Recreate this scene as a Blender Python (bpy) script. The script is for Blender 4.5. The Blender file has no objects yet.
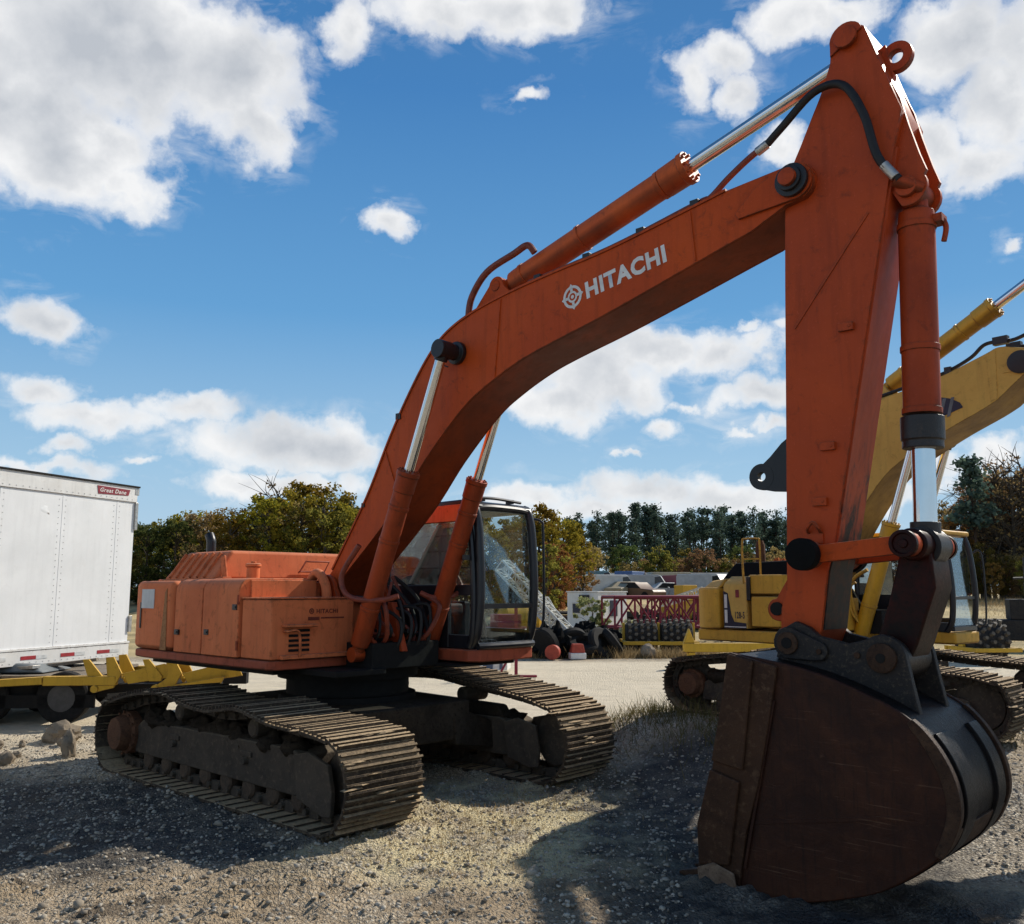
import bpy, math, random
import numpy as np
from mathutils import Vector, Matrix
R = math.radians
random.seed(7)
sc = bpy.context.scene
COL = sc.collection

# ------------------------------------------------------------------ helpers
class MB:
    """collects faces, then links them as ONE mesh object"""
    def __init__(s): s.v = []; s.f = []
    def add(s, vs, fs):
        n = len(s.v); s.v += [tuple(v) for v in vs]; s.f += [tuple(i + n for i in f) for f in fs]; return s
    def hexa(s, p):
        return s.add(p, [(0,3,2,1),(4,5,6,7),(0,1,5,4),(1,2,6,5),(2,3,7,6),(3,0,4,7)])
    def bx(s, x0,x1,y0,y1,z0,z1):
        return s.hexa([(x0,y0,z0),(x1,y0,z0),(x1,y1,z0),(x0,y1,z0),(x0,y0,z1),(x1,y0,z1),(x1,y1,z1),(x0,y1,z1)])
    def box(s, c, d, m=None):
        m = m or Matrix.Identity(3); c = Vector(c)
        q = [(-1,-1,-1),(1,-1,-1),(1,1,-1),(-1,1,-1),(-1,-1,1),(1,-1,1),(1,1,1),(-1,1,1)]
        return s.hexa([c + m @ Vector((a*d[0]/2, b*d[1]/2, e*d[2]/2)) for a,b,e in q])
    def bar(s, p0, p1, w, h, up=(0,0,1)):
        p0, p1 = Vector(p0), Vector(p1); t = (p1-p0).normalized(); u = Vector(up)
        sd = t.cross(u)
        if sd.length < 1e-4: sd = t.cross(Vector((1,0,0)))
        sd.normalize(); n = sd.cross(t); a, b = sd*w/2, n*h/2
        return s.hexa([p0-a-b,p0+a-b,p1+a-b,p1-a-b,p0-a+b,p0+a+b,p1+a+b,p1-a+b])
    def prism(s, poly, y0, y1):
        """polygon in (x, z) extruded along y"""
        ar = sum(poly[i][0]*poly[(i+1)%len(poly)][1]-poly[(i+1)%len(poly)][0]*poly[i][1] for i in range(len(poly)))
        if ar < 0: poly = poly[::-1]
        n = len(poly)
        vs = [(x,y0,z) for x,z in poly] + [(x,y1,z) for x,z in poly]
        fs = [tuple(range(n)), tuple(range(2*n-1, n-1, -1))]
        fs += [(i, n+i, n+(i+1)%n, (i+1)%n) for i in range(n)]
        return s.add(vs, fs)
    def prism_x(s, poly, x0, x1):
        """polygon in (y, z) extruded along x"""
        n = len(poly)
        vs = [(x0,y,z) for y,z in poly] + [(x1,y,z) for y,z in poly]
        return s.add(vs, [tuple(range(n)), tuple(range(2*n-1, n-1, -1))] + [(i, n+i, n+(i+1)%n, (i+1)%n) for i in range(n)])
    def prism_z(s, poly, z0, z1):
        n = len(poly)
        vs = [(x,y,z0) for x,y in poly] + [(x,y,z1) for x,y in poly]
        return s.add(vs, [tuple(range(n)), tuple(range(2*n-1, n-1, -1))] + [(i, n+i, n+(i+1)%n, (i+1)%n) for i in range(n)])
    def lathe(s, prof, p0, axis, n=24):
        """prof = [(along, radius)]"""
        t = Vector(axis).normalized(); u = t.orthogonal().normalized(); w = t.cross(u); p0 = Vector(p0)
        vs = []
        for l, r in prof:
            for k in range(n):
                a = 2*math.pi*k/n; vs.append(p0 + t*l + (u*math.cos(a)+w*math.sin(a))*r)
        m = len(prof); fs = []
        for j in range(m-1):
            for k in range(n):
                k2 = (k+1)%n; fs.append((j*n+k, j*n+k2, (j+1)*n+k2, (j+1)*n+k))
        fs.append(tuple(range(n-1,-1,-1))); fs.append(tuple(range((m-1)*n, m*n)))
        return s.add(vs, fs)
    def tube(s, p0, p1, r0, r1=None, n=20):
        p0, p1 = Vector(p0), Vector(p1)
        return s.lathe([(0,r0),((p1-p0).length, r0 if r1 is None else r1)], p0, p1-p0, n)
    def pipe(s, pts, r, n=10, smooth=6):
        P = catmull([Vector(p) for p in pts], smooth) if smooth > 1 else [Vector(p) for p in pts]
        rr = r if isinstance(r, (list, tuple)) else None
        vs = []; u = None
        for i, p in enumerate(P):
            t = (P[min(i+1,len(P)-1)] - P[max(i-1,0)]).normalized()
            u = t.orthogonal() if u is None else u - t*u.dot(t)
            u.normalize(); w = t.cross(u)
            q = (rr[0] + (rr[1]-rr[0])*i/(len(P)-1)) if rr else r
            for k in range(n):
                a = 2*math.pi*k/n; vs.append(p + (u*math.cos(a)+w*math.sin(a))*q)
        fs = [(j*n+k, j*n+(k+1)%n, (j+1)*n+(k+1)%n, (j+1)*n+k) for j in range(len(P)-1) for k in range(n)]
        fs += [tuple(range(n-1,-1,-1)), tuple(range((len(P)-1)*n, len(P)*n))]
        return s.add(vs, fs)
    def ring(s, c, ro, ri, y0, y1, n=24, sx=1.0):
        """annulus around the y axis"""
        vs = []
        for k in range(n):
            a = 2*math.pi*k/n; ca, sa = math.cos(a)*sx, math.sin(a)
            vs += [(c[0]+ro*ca,y0,c[1]+ro*sa),(c[0]+ro*ca,y1,c[1]+ro*sa),(c[0]+ri*ca,y1,c[1]+ri*sa),(c[0]+ri*ca,y0,c[1]+ri*sa)]
        fs = []
        for k in range(n):
            a, b = 4*k, 4*((k+1)%n)
            fs += [(a,b,b+1,a+1),(a+1,b+1,b+2,a+2),(a+2,b+2,b+3,a+3),(a+3,b+3,b,a)]
        return s.add(vs, fs)
    def blob(s, c, r, seed=0, amp=.25, n=10, m=14):
        rnd = random.Random(seed); c = Vector(c)
        ph = [(rnd.uniform(0,6.3), rnd.uniform(1.5,5), Vector((rnd.gauss(0,1),rnd.gauss(0,1),rnd.gauss(0,1))).normalized()) for _ in range(9)]
        vs = []
        for i in range(n+1):
            th = math.pi*i/n
            for k in range(m):
                a = 2*math.pi*k/m; d = Vector((math.sin(th)*math.cos(a), math.sin(th)*math.sin(a), math.cos(th)))
                q = 1 + amp*sum(math.sin(f*3*d.dot(dv)+p)/f for p,f,dv in ph)/1.4
                vs.append(c + Vector((d.x*r[0], d.y*r[1], d.z*r[2]))*q)
        return s.add(vs, [(i*m+k,(i+1)*m+k,(i+1)*m+(k+1)%m,i*m+(k+1)%m) for i in range(n) for k in range(m)])
    def build(s, name, mat, parent=None, bevel=0, ang=35, seg=2, recalc=True):
        me = bpy.data.meshes.new(name); me.from_pydata(s.v, [], s.f)
        if recalc:
            import bmesh
            bm = bmesh.new(); bm.from_mesh(me); bmesh.ops.recalc_face_normals(bm, faces=bm.faces); bm.to_mesh(me); bm.free()
        for p in me.polygons: p.use_smooth = True
        me.set_sharp_from_angle(angle=R(ang))
        return link(name, me, mat, parent, bevel, seg)

def link(name, me, mat, parent=None, bevel=0, seg=2):
    o = bpy.data.objects.new(name, me); COL.objects.link(o)
    if mat: me.materials.append(mat)
    if parent is not None: o.parent = parent
    if bevel:
        b = o.modifiers.new('Bevel', 'BEVEL'); b.width = bevel; b.segments = seg; b.limit_method = 'ANGLE'; b.angle_limit = R(40); b.harden_normals = True
    return o

def catmull(P, n):
    out = []
    for i in range(len(P)-1):
        a, b, c, d = P[max(i-1,0)], P[i], P[i+1], P[min(i+2,len(P)-1)]
        for k in range(n):
            t = k/n
            out.append(0.5*((2*b)+(c-a)*t+(2*a-5*b+4*c-d)*t*t+(3*b-a-3*c+d)*t*t*t))
    out.append(P[-1]); return out
def smooth2(pts, n=5):
    return [(p.x, p.y) for p in catmull([Vector(p) for p in pts], n)]
def arc(c, r, a0, a1, n=10):
    return [(c[0]+r*math.cos(R(a0+(a1-a0)*k/n)), c[1]+r*math.sin(R(a0+(a1-a0)*k/n))) for k in range(n+1)]

def thing(name, label, cat, loc=(0,0,0), rz=0, group=None):
    o = bpy.data.objects.new(name, None); COL.objects.link(o)
    o.location = loc; o.rotation_euler = (0,0,rz); o.empty_display_size = .2
    o['label'] = label; o['category'] = cat
    if group: o['group'] = group
    return o
def tag(o, label, cat, group=None, kind=None):
    o['label'] = label; o['category'] = cat
    if group: o['group'] = group
    if kind: o['kind'] = kind
    return o
def copy_tree(o, parent=None):
    c = o.copy(); COL.objects.link(c); c.parent = parent
    for ch in o.children: copy_tree(ch, c)
    return c

# ------------------------------------------------------------------ materials
def newmat(name):
    m = bpy.data.materials.new(name); m.use_nodes = True
    nt = m.node_tree; nt.nodes.clear()
    out = nt.nodes.new('ShaderNodeOutputMaterial')
    return m, nt, out
def N(nt, t, **kw):
    n = nt.nodes.new(t)
    for k, v in kw.items():
        if k in ('inp',):
            for a, b in v.items(): n.inputs[a].default_value = b
        else: setattr(n, k, v)
    return n
def noise(nt, vec, scale, detail=6, rough=.6, dist=0):
    n = N(nt, 'ShaderNodeTexNoise'); n.inputs['Scale'].default_value = scale; n.inputs['Detail'].default_value = detail
    n.inputs['Roughness'].default_value = rough; n.inputs['Distortion'].default_value = dist
    nt.links.new(vec, n.inputs['Vector']); return n.outputs['Fac']
def ramp(nt, fac, stops):
    r = N(nt, 'ShaderNodeValToRGB'); e = r.color_ramp.elements
    while len(e) < len(stops): e.new(.5)
    for k, (p, c) in enumerate(stops):
        e[k].position = p; e[k].color = (c, c, c, 1) if isinstance(c, (int, float)) else (*c, 1)
    nt.links.new(fac, r.inputs['Fac']); return r.outputs['Color']
def mix(nt, fac, a, b, mode='MIX'):
    m = N(nt, 'ShaderNodeMix', data_type='RGBA', blend_type=mode)
    for sock, v in ((m.inputs['Factor'], fac), (m.inputs['A'], a), (m.inputs['B'], b)):
        if hasattr(v, 'is_output'): nt.links.new(v, sock)
        elif isinstance(v, (int, float)): sock.default_value = v if sock.type == 'VALUE' else (v,v,v,1)
        else: sock.default_value = (*v, 1)
    return m.outputs['Result']
def math_(nt, op, a, b=0.0, c=None, clamp=False):
    m = N(nt, 'ShaderNodeMath', operation=op, use_clamp=clamp)
    for i, v in enumerate((a, b) if c is None else (a, b, c)):
        if hasattr(v, 'is_output'): nt.links.new(v, m.inputs[i])
        else: m.inputs[i].default_value = v
    return m.outputs[0]
def mapping(nt, vec, scale=(1,1,1), rot=(0,0,0)):
    m = N(nt, 'ShaderNodeMapping'); m.inputs['Scale'].default_value = scale; m.inputs['Rotation'].default_value = rot
    nt.links.new(vec, m.inputs['Vector']); return m.outputs['Vector']
def principled(nt, out, col, rough=.5, metal=0, bump=None, bstr=.2, bdist=.01, spec=.5, coat=0):
    p = N(nt, 'ShaderNodeBsdfPrincipled')
    for sock, v in (('Base Color', col), ('Roughness', rough), ('Metallic', metal)):
        s = p.inputs[sock]
        if hasattr(v, 'is_output'): nt.links.new(v, s)
        elif isinstance(v, (int, float)): s.default_value = v
        else: s.default_value = (*v, 1)
    p.inputs['Specular IOR Level'].default_value = spec
    p.inputs['Coat Weight'].default_value = coat
    if bump is not None:
        b = N(nt, 'ShaderNodeBump'); b.inputs['Strength'].default_value = bstr; b.inputs['Distance'].default_value = bdist
        nt.links.new(bump, b.inputs['Height']); nt.links.new(b.outputs['Normal'], p.inputs['Normal'])
    nt.links.new(p.outputs['BSDF'], out.inputs['Surface']); return p
def coord(nt, kind='Object'):
    return N(nt, 'ShaderNodeTexCoord').outputs[kind]
def up_facing(nt, lo=.5, hi=.95):
    g = N(nt, 'ShaderNodeNewGeometry'); s = N(nt, 'ShaderNodeSeparateXYZ'); nt.links.new(g.outputs['Normal'], s.inputs[0])
    m = N(nt, 'ShaderNodeMapRange'); m.inputs['From Min'].default_value = lo; m.inputs['From Max'].default_value = hi
    nt.links.new(s.outputs['Z'], m.inputs['Value']); return m.outputs['Result']

def paint(name, c1, c2, rough=.45, grime=.35, rust=.1, dust=.25, scale=1.0, rustc=(.09,.035,.015), grimec=(.03,.02,.015), spec=.4, bump=.12, coat=0, metal=0, edge=.8, under=.75):
    """sprayed paint with fading, run-off streaks, grime spots, scratches and rust"""
    m, nt, out = newmat(name); v = coord(nt)
    n1 = noise(nt, v, 1.3*scale, 5, .62, .4)
    col = mix(nt, ramp(nt, n1, [(.32,0),(.68,1)]), c1, c2)
    st = noise(nt, mapping(nt, v, (7,7,.55)), 1.6*scale, 5, .65)
    col = mix(nt, math_(nt,'MULTIPLY', ramp(nt, st, [(.5,0),(.72,1)]), grime), col, tuple(.45*x for x in c1))
    n2 = noise(nt, v, 9*scale, 9, .72, .6)
    col = mix(nt, math_(nt,'MULTIPLY', ramp(nt, n2, [(.56,0),(.7,1)]), grime), col, grimec)
    n3 = noise(nt, v, 3.6*scale, 10, .75, 1.0)
    col = mix(nt, ramp(nt, n3, [(.74-.22*rust,0),(.78-.2*rust,1)]) if rust else 0.0, col, rustc)
    n4 = noise(nt, v, 55*scale, 3, .6)
    col = mix(nt, math_(nt,'MULTIPLY', ramp(nt, n4, [(.62,0),(.72,1)]), .35), col, tuple(min(1,x*1.5+.03) for x in c2))
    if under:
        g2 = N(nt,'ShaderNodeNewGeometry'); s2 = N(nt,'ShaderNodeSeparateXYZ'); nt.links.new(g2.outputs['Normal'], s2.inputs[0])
        undershade = math_(nt,'MULTIPLY', ramp(nt, math_(nt,'MULTIPLY', s2.outputs['Z'], -1.0), [(.15,0),(.5,1)]), ramp(nt, n1, [(.2,.55),(.6,1)]))
        col = mix(nt, math_(nt,'MULTIPLY', undershade, under), col, (.045,.018,.010))  # down-facing sides mixed darker, underside shade put into the colour
    if edge:
        bv_ = N(nt,'ShaderNodeBevel', samples=2); bv_.inputs['Radius'].default_value = .022
        gn = N(nt,'ShaderNodeNewGeometry'); dp = N(nt,'ShaderNodeVectorMath', operation='DOT_PRODUCT'); nt.links.new(bv_.outputs[0], dp.inputs[0]); nt.links.new(gn.outputs['Normal'], dp.inputs[1])
        ew = math_(nt,'MULTIPLY', ramp(nt, dp.outputs['Value'], [(.90,1),(.985,0)]), ramp(nt, n2, [(.46,0),(.56,1)]))
        col = mix(nt, math_(nt,'MULTIPLY', ew, edge), col, rustc)
    if dust:
        d = math_(nt,'MULTIPLY', up_facing(nt), math_(nt,'MULTIPLY', ramp(nt, n2, [(.3,.5),(.6,1)]), dust))
        col = mix(nt, d, col, (.36,.3,.22))
    rg = mix(nt, n2, max(.05,rough-.12), min(1,rough+.25))
    bm = math_(nt, 'ADD', math_(nt,'MULTIPLY', n3, .8), math_(nt,'MULTIPLY', n4, .12))
    principled(nt, out, col, rg, metal, bm, bump, .02, spec, coat); return m

def rough_metal(name, c1, c2, c3, rough=.6, scale=1.0, bump=.4, spec=.3, metal=0.0, dust=0, dustc=(.33,.27,.19), stripes=0):
    m, nt, out = newmat(name); v = coord(nt)
    n1 = noise(nt, v, 2.2*scale, 8, .68, .8); n2 = noise(nt, v, 14*scale, 9, .72, .3); n3 = noise(nt, v, 70*scale, 4, .7)
    col = mix(nt, ramp(nt, n1, [(.35,0),(.62,1)]), c1, c2)
    col = mix(nt, ramp(nt, n2, [(.52,0),(.68,1)]), col, c3)
    if dust:
        d = math_(nt,'MULTIPLY', up_facing(nt, .2, .9), math_(nt,'MULTIPLY', ramp(nt, n2, [(.3,.35),(.55,1)]), dust))
        col = mix(nt, d, col, dustc)
    bm = math_(nt,'ADD', n2, math_(nt,'MULTIPLY', n3, .5))
    rg = mix(nt, n2, max(.05,rough-.15), min(1,rough+.2))
    principled(nt, out, col, rg, metal, bm, bump, .02, spec); return m
def plain(name, c, rough=.5, metal=0, spec=.5, bump=.0, var=.25, scale=8, coat=0):
    m, nt, out = newmat(name); v = coord(nt); n = noise(nt, v, scale, 6, .65)
    col = mix(nt, ramp(nt, n, [(.3,0),(.7,1)]), tuple(x*(1-var) for x in c), tuple(min(1,x*(1+var)) for x in c))
    principled(nt, out, col, mix(nt, n, max(.03,rough-.08), min(1,rough+.12)), metal, n if bump else None, bump, .01, spec, coat); return m
def glass(name, tint=(.7,.8,.82), refl=.12, dirt=.12):
    m, nt, out = newmat(name); v = coord(nt)
    tr = N(nt,'ShaderNodeBsdfTransparent'); tr.inputs['Color'].default_value = (*tint,1)
    gl = N(nt,'ShaderNodeBsdfGlossy'); gl.inputs['Roughness'].default_value = .03; gl.inputs['Color'].default_value = (.9,.95,1,1)
    lw = N(nt,'ShaderNodeFresnel'); lw.inputs['IOR'].default_value = 1.35
    f = math_(nt,'ADD', math_(nt,'MULTIPLY', lw.outputs['Fac'], .45), refl, clamp=True)
    m1 = N(nt,'ShaderNodeMixShader'); nt.links.new(f, m1.inputs[0]); nt.links.new(tr.outputs[0], m1.inputs[1]); nt.links.new(gl.outputs[0], m1.inputs[2])
    df = N(nt,'ShaderNodeBsdfDiffuse'); df.inputs['Color'].default_value = (.35,.36,.35,1)
    m2 = N(nt,'ShaderNodeMixShader'); n = noise(nt, v, 2.5, 7, .7, 1.2)
    nt.links.new(math_(nt,'MULTIPLY', ramp(nt, n, [(.4,0),(.75,1)]), dirt*2), m2.inputs[0])
    nt.links.new(m1.outputs[0], m2.inputs[1]); nt.links.new(df.outputs[0], m2.inputs[2])
    nt.links.new(m2.outputs[0], out.inputs['Surface']); return m
def leafmat(name, cols, trans=.3):
    m, nt, out = newmat(name)
    g = N(nt,'ShaderNodeNewGeometry'); oi = N(nt,'ShaderNodeObjectInfo')
    col = ramp(nt, g.outputs['Random Per Island'], [(k/max(1,len(cols)-1), c) for k, c in enumerate(cols)])
    hs = N(nt,'ShaderNodeHueSaturation'); nt.links.new(col, hs.inputs['Color'])
    nt.links.new(math_(nt,'ADD', math_(nt,'MULTIPLY', oi.outputs['Random'], .05), .475), hs.inputs['Hue'])
    nt.links.new(math_(nt,'ADD', math_(nt,'MULTIPLY', oi.outputs['Random'], .5), .75), hs.inputs['Value'])
    df = N(nt,'ShaderNodeBsdfDiffuse'); tl = N(nt,'ShaderNodeBsdfTranslucent'); ms = N(nt,'ShaderNodeMixShader'); ms.inputs[0].default_value = trans
    nt.links.new(hs.outputs[0], df.inputs[0]); nt.links.new(hs.outputs[0], tl.inputs[0])
    nt.links.new(df.outputs[0], ms.inputs[1]); nt.links.new(tl.outputs[0], ms.inputs[2]); nt.links.new(ms.outputs[0], out.inputs['Surface'])
    return m

M = {}
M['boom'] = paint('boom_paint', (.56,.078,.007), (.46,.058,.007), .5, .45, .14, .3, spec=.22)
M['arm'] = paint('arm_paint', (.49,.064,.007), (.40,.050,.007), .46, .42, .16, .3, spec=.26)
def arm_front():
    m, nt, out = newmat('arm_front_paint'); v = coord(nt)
    sp = N(nt,'ShaderNodeSeparateXYZ'); nt.links.new(v, sp.inputs[0])
    n1 = noise(nt, mapping(nt, v, (3,3,1)), 2.2, 8, .68, .6); n2 = noise(nt, v, 13, 8, .7)
    f = math_(nt,'ADD', math_(nt,'MULTIPLY', math_(nt,'SUBTRACT', 3.05, sp.outputs['Z']), 1.1), math_(nt,'MULTIPLY', math_(nt,'SUBTRACT', n1, .5), 3.4))
    pa = mix(nt, ramp(nt, n1, [(.35,0),(.65,1)]), (.52,.078,.018), (.38,.054,.015))
    wo_ = mix(nt, ramp(nt, n2, [(.45,0),(.65,1)]), (.02,.015,.012), (.10,.04,.022))
    col = mix(nt, ramp(nt, f, [(.2,0),(.7,1)]), pa, wo_)
    principled(nt, out, col, mix(nt, n2, .38, .65), 0, n2, .2, .01, .28); return m
M['armfront'] = arm_front()
M['armtip'] = rough_metal('worn_arm_paint', (.018,.013,.011), (.05,.022,.014), (.2,.05,.02), .55, 1.5, .3)
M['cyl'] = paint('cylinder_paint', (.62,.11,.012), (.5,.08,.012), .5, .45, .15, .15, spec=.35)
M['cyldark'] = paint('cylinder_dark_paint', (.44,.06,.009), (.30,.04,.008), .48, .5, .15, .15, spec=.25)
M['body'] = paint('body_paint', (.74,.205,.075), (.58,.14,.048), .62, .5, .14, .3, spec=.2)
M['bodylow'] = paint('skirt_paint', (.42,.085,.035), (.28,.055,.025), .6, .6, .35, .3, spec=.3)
M['rustplate'] = rough_metal('rusty_patch', (.30,.12,.05), (.42,.2,.08), (.16,.07,.03), .8, 2)
M['chrome'] = plain('chrome_rod', (.72,.73,.74), .08, 1.0, var=.06, scale=3)
M['black'] = plain('black_paint', (.012,.012,.014), .38, 0, .45, .1, .4)
M['cabblack'] = plain('cab_black_paint', (.012,.013,.017), .33, 0, .5, .05, .35, 4)
M['grease'] = rough_metal('greasy_black_steel', (.008,.008,.010), (.02,.016,.014), (.045,.03,.022), .34, 2, .3, .5)
M['linkred'] = rough_metal('worn_dark_red_link', (.006,.0045,.004), (.035,.005,.0035), (.005,.004,.004), .36, 2.2, .1, .14)
M['soot'] = plain('matte_black_cap', (.006,.006,.006), .8, 0, .12, .1, .3)
M['dark'] = plain('dark_underside', (.012,.011,.010), .75, 0, .2, .3, .4)
M['rubber'] = plain('hose_rubber', (.014,.013,.013), .5, 0, .35, .1, .3, 20)
M['hosered'] = plain('painted_hose', (.2,.04,.02), .5, 0, .4, .15, .4, 12)
M['steel'] = plain('steel_fitting', (.45,.43,.4), .35, .8, .5, .2, .3, 20)
M['white'] = plain('white_lettering', (.72,.70,.66), .5, 0, .3, .1, .12, 12)
M['faint'] = plain('faded_lettering', (.16,.035,.02), .6, 0, .2, 0, .3, 12)
M['paper'] = plain('paper_notice', (.62,.62,.6), .7, 0, .2, .1, .15, 6)
M['track'] = rough_metal('muddy_track_steel', (.035,.026,.019), (.085,.062,.042), (.19,.145,.095), .75, 1.6, .9, .2, 0, 1.0, (.52,.38,.225))
M['frame'] = rough_metal('muddy_track_frame', (.05,.04,.032), (.085,.067,.05), (.13,.1,.07), .8, 1.2, .6, .2, 0, .7, (.2,.16,.11))
M['roller'] = rough_metal('rusty_roller', (.05,.034,.023), (.095,.063,.04), (.03,.022,.016), .7, 3, .5, .3)
M['rust'] = rough_metal('rusty_hub', (.1,.045,.025), (.16,.075,.04), (.05,.03,.02), .8, 3, .6, .2)
M['mud'] = rough_metal('packed_mud', (.030,.023,.017), (.058,.045,.032), (.016,.012,.009), .95, 2, 1.0, .1)
def bucket_side():
    m, nt, out = newmat('worn_brown_bucket'); v = coord(nt)
    n1 = noise(nt, v, 1.1, 7, .65, 1.0); n2 = noise(nt, v, 7, 9, .72, .5); n3 = noise(nt, mapping(nt, v, (1.2,6,5), (0,.6,0)), 3.0, 8, .7, 1.5)
    n4 = noise(nt, mapping(nt, v, (16,16,1.3)), 2.2, 6, .7)
    n5 = noise(nt, mapping(nt, v, (1.1,8,38), (0,.35,0)), 1.6, 5, .6)
    col = mix(nt, ramp(nt, n1, [(.33,0),(.66,1)]), (.020,.0065,.004), (.06,.019,.008))
    col = mix(nt, math_(nt,'MULTIPLY', ramp(nt, n2, [(.5,0),(.7,1)]), .35), col, (.10,.040,.018))
    col = mix(nt, math_(nt,'MULTIPLY', ramp(nt, n4, [(.52,0),(.7,1)]), .6), col, (.009,.005,.004))
    col = mix(nt, math_(nt,'MULTIPLY', math_(nt,'MULTIPLY', ramp(nt, n5, [(.60,0),(.66,1)]), ramp(nt, n1, [(.4,0),(.6,1)])), .5), col, (.20,.115,.065))
    col = mix(nt, math_(nt,'MULTIPLY', ramp(nt, n3, [(.64,0),(.72,1)]), .4), col, (.17,.10,.06))
    principled(nt, out, col, mix(nt, n2, .42, .75), 0, math_(nt,'ADD', n2, math_(nt,'MULTIPLY', n1, 1.2)), .45, .02, .22); return m
M['bucket'] = bucket_side()
M['bucketplate'] = rough_metal('worn_bucket_plate', (.030,.0125,.0065), (.060,.027,.013), (.105,.058,.032), .55, 1.3, .45, .2)
M['bucketedge'] = rough_metal('worn_bucket_edge', (.036,.017,.009), (.075,.039,.021), (.02,.011,.007), .55, 2.2, .5, .22)
M['scuffed'] = rough_metal('scuffed_steel', (.10,.06,.036), (.24,.165,.11), (.05,.028,.018), .6, 3, .5, .3)
M['bucketback'] = rough_metal('black_bucket_back', (.0035,.003,.0035), (.008,.006,.006), (.026,.017,.012), .36, 1.6, .35, .2)
M['ear'] = rough_metal('scuffed_bucket_ear', (.014,.012,.0125), (.024,.020,.018), (.085,.065,.045), .5, 2.4, .3, .28)
M['glass'] = glass('cab_glass', (.92,.96,.96), .01, .02)
M['glassdirty'] = glass('dusty_side_glass', (.7,.72,.7), .03, .22)
M['seat'] = plain('seat_vinyl', (.02,.02,.022), .7, 0, .3, .2, .3)
M['sun_blind'] = plain('pale_cab_lining', (.5,.48,.42), .8, 0, .2, .1, .15)
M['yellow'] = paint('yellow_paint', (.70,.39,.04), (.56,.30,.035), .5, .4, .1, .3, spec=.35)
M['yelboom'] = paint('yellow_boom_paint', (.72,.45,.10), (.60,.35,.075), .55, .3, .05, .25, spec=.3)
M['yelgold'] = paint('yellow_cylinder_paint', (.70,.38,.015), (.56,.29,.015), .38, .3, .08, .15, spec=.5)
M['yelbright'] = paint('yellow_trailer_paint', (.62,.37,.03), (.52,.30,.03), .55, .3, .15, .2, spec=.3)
M['navy'] = plain('navy_decal', (.018,.022,.045), .4, 0, .4, 0, .2)
M['decalgrey'] = plain('grey_decal', (.13,.15,.16), .4, 0, .4, 0, .2)
M['trailer'] = paint('white_trailer_panel', (.80,.81,.81), (.70,.71,.71), .45, .15, .0, .0, .8, grimec=(.5,.48,.45), rustc=(.4,.32,.25), spec=.4, bump=.08, edge=0)
M['trailerrail'] = paint('trailer_rail', (.74,.74,.72), (.64,.63,.6), .5, .25, .05, .1, 1.5, grimec=(.3,.27,.22))
M['rivet'] = plain('painted_rivet', (.5,.5,.49), .4)
M['redtape'] = plain('red_reflector', (.32,.02,.025), .4)
M['whitetape'] = plain('silver_reflector', (.55,.56,.55), .4)
M['sign'] = plain('dark_red_badge', (.22,.02,.03), .4)
M['wood'] = rough_metal('weathered_planks', (.16,.13,.1), (.26,.22,.17), (.08,.06,.045), .85, 3)
M['tire'] = plain('tyre_rubber', (.016,.015,.014), .8, 0, .2, .4, .4, 18)
M['rim'] = plain('wheel_rim', (.07,.067,.065), .5, .5, .5, .2, .3)
M['maroon'] = paint('maroon_lattice_paint', (.25,.014,.04), (.19,.012,.03), .5, .3, .1, .15)
M['latwhite'] = plain('white_lattice_paint', (.55,.54,.48), .6, 0, .3, .1, .2)
M['drum'] = rough_metal('black_padfoot_drum', (.014,.013,.013), (.03,.026,.023), (.07,.055,.04), .7, 2, .5)
M['drumpad'] = rough_metal('worn_drum_pad', (.09,.075,.06), (.16,.135,.1), (.04,.033,.028), .7, 3, .4)
M['rock'] = rough_metal('tan_rock', (.23,.19,.14), (.34,.28,.21), (.15,.12,.09), .95, 1.6, 1.0, .1)
M['bark'] = rough_metal('tree_bark', (.06,.048,.036), (.11,.09,.07), (.03,.024,.018), .95, 3, .8, .1)
M['barkpine'] = rough_metal('pine_bark', (.05,.034,.025), (.085,.06,.045), (.025,.018,.014), .95, 3, .8, .1)

# ------------------------------------------------------------------ sun, sky, camera
SUN_AZ, SUN_EL = 51.0, 38.6            # azimuth clockwise from +Y
sd = Vector((math.sin(R(SUN_AZ))*math.cos(R(SUN_EL)), math.cos(R(SUN_AZ))*math.cos(R(SUN_EL)), math.sin(R(SUN_EL))))
sl = bpy.data.lights.new('sun', 'SUN'); sl.energy = 5.0; sl.angle = R(.53); sl.color = (1, .93, .82)
so = bpy.data.objects.new('sun', sl); COL.objects.link(so); so.rotation_euler = (-sd).to_track_quat('-Z', 'Y').to_euler(); so.location = sd*60

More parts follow.
